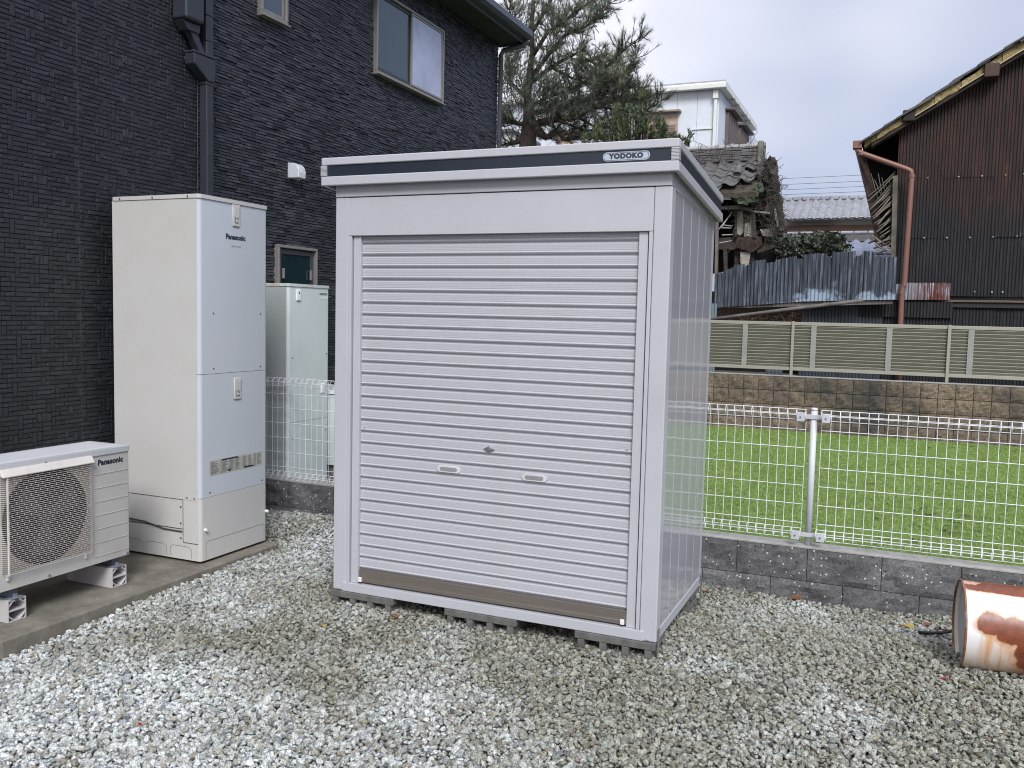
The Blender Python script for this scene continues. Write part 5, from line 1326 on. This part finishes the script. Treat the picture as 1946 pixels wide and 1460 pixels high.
m_shut = simple("brown_shutter", (.23, .175, .15), .6, var=.15); m_brwn = simple("tan_frame", (.40, .31, .24), .6)
a_, b_ = P3(1222, 222, WHY), P3(1287, 275, WHY)
wf = MB().box(a_.x, b_.x, WHY-.06, WHY-.002, b_.z-.4, a_.z).obj("window", m_brwn, wh)
for k in range(15): MB().box(a_.x+.06, b_.x-.06, WHY-.085, WHY-.061, b_.z-.35+k*.065, b_.z-.35+k*.065+.05, ).obj("shutter_slat", m_shut, wf)
MB().box(a_.x-.1, b_.x+.10, WHY-.28, WHY, a_.z+.05, a_.z+.10).obj("window_hood", simple("brown_hood", (.30, .25, .20), .6), wh)
a_, b_ = P3(1060, 250, WHY), P3(1090, 275, WHY)
MB().box(a_.x, b_.x, WHY-.06, WHY-.002, b_.z-.4, a_.z).obj("window", m_brwn, wh)
MB().box(xr_-.75, xr_-.1, WHY-.04, WHY-.01, P3(1340, 246, WHY).z, P3(1340, 246, WHY).z+.03).obj("rail", m_wtrim, wh)
zs = P3(1390, 222, WHY+1.5).z
m_brwn = m_shut
for y_ in (WHY+1.2, WHY+3.6):
    m_shut = m_brwn = simple("dark_brown_shutter", (.115, .09, .08), .6, var=.15)
    wf = MB().box(xr_+.03, xr_+.14, y_, y_+1.7, .6+4.5, zs+.1).obj("side_window", m_brwn, wh)
    for k in range(4): MB().box(xr_+.141, xr_+.17, y_+.1+k*.4, y_+.42+k*.4, 5.2, zs+.02).obj("shutter", m_shut, wf)
    MB().box(xr_+.03, xr_+.32, y_-.1, y_+1.8, zs+.14, zs+.2).obj("window_hood", m_brwn, wh)
    for dy in (.3, 1.1): MB().tube([(xr_+.03, y_+dy, zs+.62), (xr_+.16, y_+dy, zs+.62), (xr_+.19, y_+dy, zs+.52)], .09, 10).obj("vent_cap", m_steel, wh)

wl = thing("grey_house", "pale flat walled house glimpsed between the dark house corner and pine trunk", "house", (P3(965, 270, 19).x, 19.5, .4))
MB().box(P3(930, 250, 19).x, P3(972, 250, 19).x, 19, 21, .4, P3(960, 252, 19).z).obj("wall", m_wtrim, wl)
MB().box(P3(930, 250, 19).x, P3(975, 250, 19).x, 18.9, 21.1, P3(960, 252, 19).z, P3(960, 247, 19).z).obj("roof_edge", m_otile, wl)

# ================================================================== TILED HOUSES in the gap
m_silver = simple("silvery_roof_tile", (.30, .31, .34), .38, var=.2, vscale=3)
m_blue = simple("blue_glazed_tile", (.26, .29, .38), .25, var=.15, vscale=3)
def wavy_roof(parent, xa, xb, Yb, zb, Yt, zt, mat, tw, rows, name="tile_row"):
    """each course of tiles is a part: wavy in x, stepped up the slope"""
    for r_ in range(rows):
        ya = Yb+(Yt-Yb)*r_/rows; yb = Yb+(Yt-Yb)*(r_+1.1)/rows; za = zb+(zt-zb)*r_/rows; zc = zb+(zt-zb)*(r_+1.1)/rows-.02
        b = MB(); n = int((xb-xa)/tw*6)
        for (y, z) in ((ya, za-.05), (ya, za), (yb, zc)):
            for i in range(n+1):
                x = xa+(xb-xa)*i/n; b.v.append((x, y, z+.045*sin(2*pi*x/tw)+(.02 if z == za else 0)))
        m = n+1
        for q in range(2):
            for i in range(n): b.f.append((q*m+i, q*m+i+1, (q+1)*m+i+1, (q+1)*m+i))
        b.obj(name, mat, parent)
TYY = 28
t1 = thing("tiled_house", "far house with a silvery wavy tiled roof and cream wall, seen in the gap", "house", (0, 31, .4))
a_, b_, c_ = P3(1480, 380, TYY+2), P3(1480, 410, TYY), P3(1660, 408, TYY)
wavy_roof(t1, -3.2, 3.6, TYY, P3(1560, 411, TYY).z, TYY+2.0, P3(1560, 379, TYY+2).z, m_silver, .27, 9)
zr = P3(1560, 379, TYY+2).z
x = -3.2
while x < 3.6: MB().box(x, x+.30, TYY+1.9, TYY+2.15, zr-.03, zr+.12).obj("ridge_tile", m_silver, t1, bevel=.04); x += .315
zw = P3(1560, 411, TYY).z
MB().box(-3.1, 3.5, TYY+.05, TYY+.12, zw-.12, zw-.05).obj("eave_board", simple("dark_eave", (.10, .09, .085), .8), t1)
m_crm = simple("cream_wall", (.42, .41, .385), .8, var=.06)
MB().box(-2.9, 3.3, TYY+.5, TYY+4, .4, zw-.05).obj("wall", m_crm, t1)
zb_ = P3(1560, 429, TYY+.5).z
MB().box(-2.9, 3.3, TYY+.44, TYY+.495, P3(1560, 442, TYY+.5).z, zb_).obj("wall_band", simple("brown_band", (.16, .095, .07), .8), t1)
MB().box(P3(1500, 430, TYY).x, P3(1580, 430, TYY).x, TYY+.3, TYY+.5, zb_, zb_+.06).obj("window_hood", m_otile, t1)
t3 = thing("tiled_annex", "lower blue grey tiled roof in front of the far cream house", "house", (0, 22, .4))
zr3 = P3(1600, 443, 21.5).z
wavy_roof(t3, -1.2, 3.2, 20.2, P3(1600, 490, 20.2).z, 21.5, P3(1600, 456, 21.5).z, m_blue, .30, 7)
MB().box(-1.2, 3.2, 21.4, 21.6, P3(1600, 456, 21.5).z-.05, zr3-.03).obj("ridge_course", m_otile, t3)
x = -1.2
while x < 3.2: MB().box(x, x+.33, 21.37, 21.63, zr3-.04, zr3+.04).obj("ridge_tile", m_silver, t3, bevel=.03); x += .34
MB().box(-1.0, 3.0, 20.7, 24, .4, P3(1600, 478, 20.5).z).obj("wall", m_crm, t3)
# ruined end roof tiles below barn corner handled above; power lines
m_wirec = simple("power_cable", (.12, .13, .15), .5)
for k, ((ya, yb), lab) in enumerate((((341, 331), "topmost of the four thin power lines crossing the gap of sky"), ((352, 343), "second power line from the top in the gap of sky"), ((362, 353), "third power line from the top in the gap of sky"), ((371, 363), "lowest of the four thin power lines, just above the far tiled roof"))):
    A0 = P3(1440, ya+1, 45); A1 = P3(1700, yb-1, 45); d = A1-A0
    w = MB().tube([A0-d*.8, A0, A1, A1+d*.8], .012, 5).obj("power_line", m_wirec, None); tag(recenter(w), lab, "power line", "power lines over the far roofs")

# ================================================================== DRUM, HOSE, LEAVES
m_drum, N_, L_, b_ = newmat("rusty_white_drum")
tcn = N_.new("ShaderNodeTexCoord")
def dn(s, st=(1, 1, 1), off=(0, 0, 0), d=6, r_=.65):
    mp = N_.new("ShaderNodeMapping"); mp.inputs['Scale'].default_value = st; mp.inputs['Location'].default_value = off; L_.new(tcn.outputs['Object'], mp.inputs[0])
    n = N_.new("ShaderNodeTexNoise"); n.inputs['Scale'].default_value = s; n.inputs['Detail'].default_value = d; n.inputs['Roughness'].default_value = r_; L_.new(mp.outputs[0], n.inputs[0]); return n.outputs[0]
sx = N_.new("ShaderNodeSeparateXYZ"); L_.new(tcn.outputs['Object'], sx.inputs[0])
def blob(cx, cz, rx, rz):
    """soft elliptical rust patch on the drum's own surface (local x along the axis, z up)"""
    out = []
    for s_, c_, r__ in ((sx.outputs[0], cx, rx), (sx.outputs[2], cz, rz)):
        a = N_.new("ShaderNodeMath"); a.operation = 'SUBTRACT'; L_.new(s_, a.inputs[0]); a.inputs[1].default_value = c_
        q = N_.new("ShaderNodeMath"); q.operation = 'DIVIDE'; L_.new(a.outputs[0], q.inputs[0]); q.inputs[1].default_value = r__
        p = N_.new("ShaderNodeMath"); p.operation = 'MULTIPLY'; L_.new(q.outputs[0], p.inputs[0]); L_.new(q.outputs[0], p.inputs[1]); out.append(p.outputs[0])
    a = N_.new("ShaderNodeMath"); L_.new(out[0], a.inputs[0]); L_.new(out[1], a.inputs[1])
    m_ = N_.new("ShaderNodeMapRange"); m_.inputs[1].default_value = 1.7; m_.inputs[2].default_value = .2; m_.inputs[3].default_value = 0; m_.inputs[4].default_value = .62; L_.new(a.outputs[0], m_.inputs[0]); return m_.outputs[0]
def vmax(*ins):
    cur = ins[0]
    for i in ins[1:]:
        m_ = N_.new("ShaderNodeMath"); m_.operation = 'MAXIMUM'; L_.new(cur, m_.inputs[0]); L_.new(i, m_.inputs[1]); cur = m_.outputs[0]
    return cur
bl = vmax(blob(.105, .275, .070, .050), blob(.185, .25, .075, .065), blob(.29, .17, .10, .13), blob(.42, .22, .12, .15), blob(.20, .395, .22, .012))
a = N_.new("ShaderNodeMath"); L_.new(bl, a.inputs[0]); 
nn = N_.new("ShaderNodeMapRange"); nn.inputs[3].default_value = -.38; nn.inputs[4].default_value = .40; L_.new(dn(11, (1.2, 1, .8), d=9, r_=.72), nn.inputs[0]); L_.new(nn.outputs[0], a.inputs[1])
halo = ramp(N_, L_, a.outputs[0], [(.08, 0.), (.40, .9)]); core = ramp(N_, L_, a.outputs[0], [(.34, 0.), (.42, 1.)])
drip = N_.new("ShaderNodeMath"); drip.operation = 'MULTIPLY'; L_.new(ramp(N_, L_, vmax(blob(.13, .15, .07, .13), blob(.34, .06, .2, .08)), [(.1, 0.), (.5, 1.)]), drip.inputs[0]); L_.new(ramp(N_, L_, dn(7, (4, 1, .22)), [(.38, 0.), (.62, .95)]), drip.inputs[1])
c = ramp(N_, L_, dn(5), [(.3, (.66, .66, .67)), (.7, (.80, .80, .81))])
low = N_.new("ShaderNodeMapRange"); low.inputs[1].default_value = .22; low.inputs[2].default_value = .0; low.inputs[4].default_value = .8; L_.new(sx.outputs[2], low.inputs[0])
stn = N_.new("ShaderNodeMath"); stn.operation = 'MULTIPLY'; L_.new(low.outputs[0], stn.inputs[0]); L_.new(ramp(N_, L_, dn(4, (5, 1, .3)), [(.4, 0.), (.6, 1.)]), stn.inputs[1])
c = mixc(N_, L_, stn.outputs[0], c, (.62, .43, .20, 1))
c = mixc(N_, L_, drip.outputs[0], c, (.60, .33, .14, 1))
c = mixc(N_, L_, halo, c, (.55, .25, .095, 1))
c = mixc(N_, L_, core, c, ramp(N_, L_, dn(22), [(.3, (.12, .035, .018)), (.7, (.26, .075, .032))]))
c = mixc(N_, L_, ramp(N_, L_, dn(60, d=3), [(.68, 0.), (.74, .7)]), c, (.20, .08, .03, 1))
L_.new(c, b_.inputs['Base Color']); b_.inputs['Roughness'].default_value = .33; bump(N_, L_, b_, dn(40), .15, .004)
dr = thing("rusty_drum", "white steel drum with big rust patches lying on its side on the gravel", "drum", (3.018, .650, -.112), rz=radians(4))
def dtube(r_, xa, xb, n=48):
    return MB().tube([(xa, 0, .205), (xb, 0, .205)], r_, n, cap=False)
def dobj(b, name, mat, par=dr, sm=True):
    me = b.mesh(name, mat); o = rawobj(name, me, par)
    if sm: me.shade_smooth()
    return o
dobj(dtube(.198, .0, .60), "shell", m_drum)
for xx in (.27, .42): dobj(MB().tube([(xx-.012, 0, .205), (xx, 0, .205), (xx+.012, 0, .205)], [.1985, .205, .1985], 48, cap=False), "hoop", m_drum)
m_rim = simple("rusty_rim", (.20, .075, .035), .7, var=.5, vscale=25, dirt=(.5, .45, .35, 1), dirtscale=14, dirtamt=.6)
dobj(MB().tube([(0, .199*cos(2*pi*k/64), .205+.199*sin(2*pi*k/64)) for k in range(65)], .0055, 8, cap=False), "rim", m_rim)
dobj(MB().tube([(.6, .199*cos(2*pi*k/64), .205+.199*sin(2*pi*k/64)) for k in range(65)], .0055, 8, cap=False), "rim", m_rim)
P = [(.022, .196*cos(2*pi*k/48), .205+.196*sin(2*pi*k/48)) for k in range(48)]
dobj(MB().quad(*P), "end_cap", simple("drum_end_grey", (.46, .46, .48), .5, dirt=(.45, .37, .22, 1), dirtscale=3, dirtamt=.5), sm=False)
P = [(.58, .196*cos(2*pi*k/48), .205+.196*sin(2*pi*k/48)) for k in range(48)]; dobj(MB().quad(*P), "end_cap", m_drum, sm=False)
dobj(MB().tube([(.000, -.02, .205), (.0, -.02, .205)], .01, 6), "bung", m_rim) if False else None
# dark litter blown onto the turf
V = []; F = []; r = np.random.default_rng(31)
for k in range(46):
    x, y = (r.uniform(1.9, 5.0), r.uniform(2.2, 8.3)) if k < 26 else (r.normal(3.0, .25), r.normal(3.4, .3)); n = r.integers(1, 4)
    for q in range(n):
        a = r.uniform(0, 6.28); l = r.uniform(.012, .035); w = l*r.uniform(.2, .5); cx_, cy_ = x+r.normal(0, .02), y+r.normal(0, .02); i = len(V)
        V += [(cx_-cos(a)*l, cy_-sin(a)*l, .016), (cx_+sin(a)*w, cy_-cos(a)*w, .022), (cx_+cos(a)*l, cy_+sin(a)*l, .017), (cx_-sin(a)*w, cy_+cos(a)*w, .020)]; F.append((i, i+1, i+2, i+3))
o = rawobj("leaf_litter", npmesh("leaf_litter", np.array(V), np.array(F), simple("dark_litter", (.035, .035, .018), .9)), kind='stuff')
tag(o, "tiny dark bits of leaf litter strewn over the artificial turf", "leaf litter")
# black hose
pts = []
for px, py in ((1745, 1197), (1765, 1199), (1790, 1197), (1812, 1192), (1835, 1185)):
    p = P3(px, py, .95) if False else None
    d = Fv+Rv*((px-973)/CF)-Uv*((py-730)/CF); q = CP+d*((-.085-CP.z)/d.z); pts.append(Vector((q.x, q.y, float(hgt(q.x, q.y))+.022)))
hz = MB().tube(pts, .008, 8).obj("black_hose", simple("black_rubber", (.012, .012, .013), .5), None, smooth='auto'); tag(recenter(hz), "short black rubber hose on the gravel running behind the rusty drum", "hose")
# fallen leaves
m_l1 = simple("dry_leaf_brown", (.22, .085, .035), .7, var=.3, vscale=30); m_l2 = simple("dry_leaf_yellow", (.38, .30, .08), .7, var=.2, vscale=30); m_l3 = simple("dry_leaf_red", (.25, .03, .03), .6, var=.2, vscale=30)
def leaf(x, y, mat, s, rz, label):
    b = MB(); n = 6
    for i in range(n+1):
        u = i/n; w = sin(pi*u**.8)*.38; z = .12*sin(pi*u)
        b.v += [(u-.5, -w, z+.15*w), (u-.5, 0, z-.03), (u-.5, w, z+.15*w)]
    for i in range(n):
        for k in range(2): q = i*3+k; b.f.append((q, q+1, q+4, q+3))
    b.xf(Matrix.Scale(s, 4)); me = b.mesh("fallen_leaf", mat, smooth=True); o = rawobj("fallen_leaf", me, None, (x, y, float(hgt(x, y))+.016)); o.rotation_euler = (rs.uniform(-.3, .3), rs.uniform(-.3, .3), rz)
    tag(o, label, "leaf", "dry leaves fallen on the gravel")
def gpt(px, py, z=-.08):
    for _ in range(4):
        d = Fv+Rv*((px-973)/CF)-Uv*((py-730)/CF); q = CP+d*((z-CP.z)/d.z); z = float(hgt(q.x, q.y))
    return q.x, q.y
for px, py, m_, s, lab in ((1512, 1143, m_l1, .075, "largest brown leaf, lying on the gravel in front of the low wall's post"), (1727, 1196, m_l2, .06, "yellow brown leaf on the gravel beside the black hose end"),
                           (1762, 1193, m_l1, .05, "russet leaf touching the black hose"), (1710, 1196, m_l1, .045, "small tan leaf left of the yellow one near the hose"), (1468, 1172, m_l2, .05, "yellow leaf on the gravel between the shed's right side and the drum"),
                           (750, 1177, m_l1, .045, "tiny orange leaf in front of the shed's left concrete block"), (1795, 1299, m_l3, .05, "crimson leaf on the gravel below the drum's left end"), (1790, 1203, m_l3, .045, "red leaf beside the hose near the drum"),
                           (1768, 1168, m_l1, .05, "brown leaf against the low wall left of the drum"), (616, 1196, m_l2, .04, "pale yellow leaf on the gravel left of the shed's front"), (266, 1384, m_l3, .022, "tiny dark red leaf on the gravel near the lower left"), (1340, 1130, m_l1, .05, "brown leaf beside the shed's rear right corner")):
    x, y = gpt(px, py); leaf(x, y, m_, s, rs.uniform(0, 6), lab)
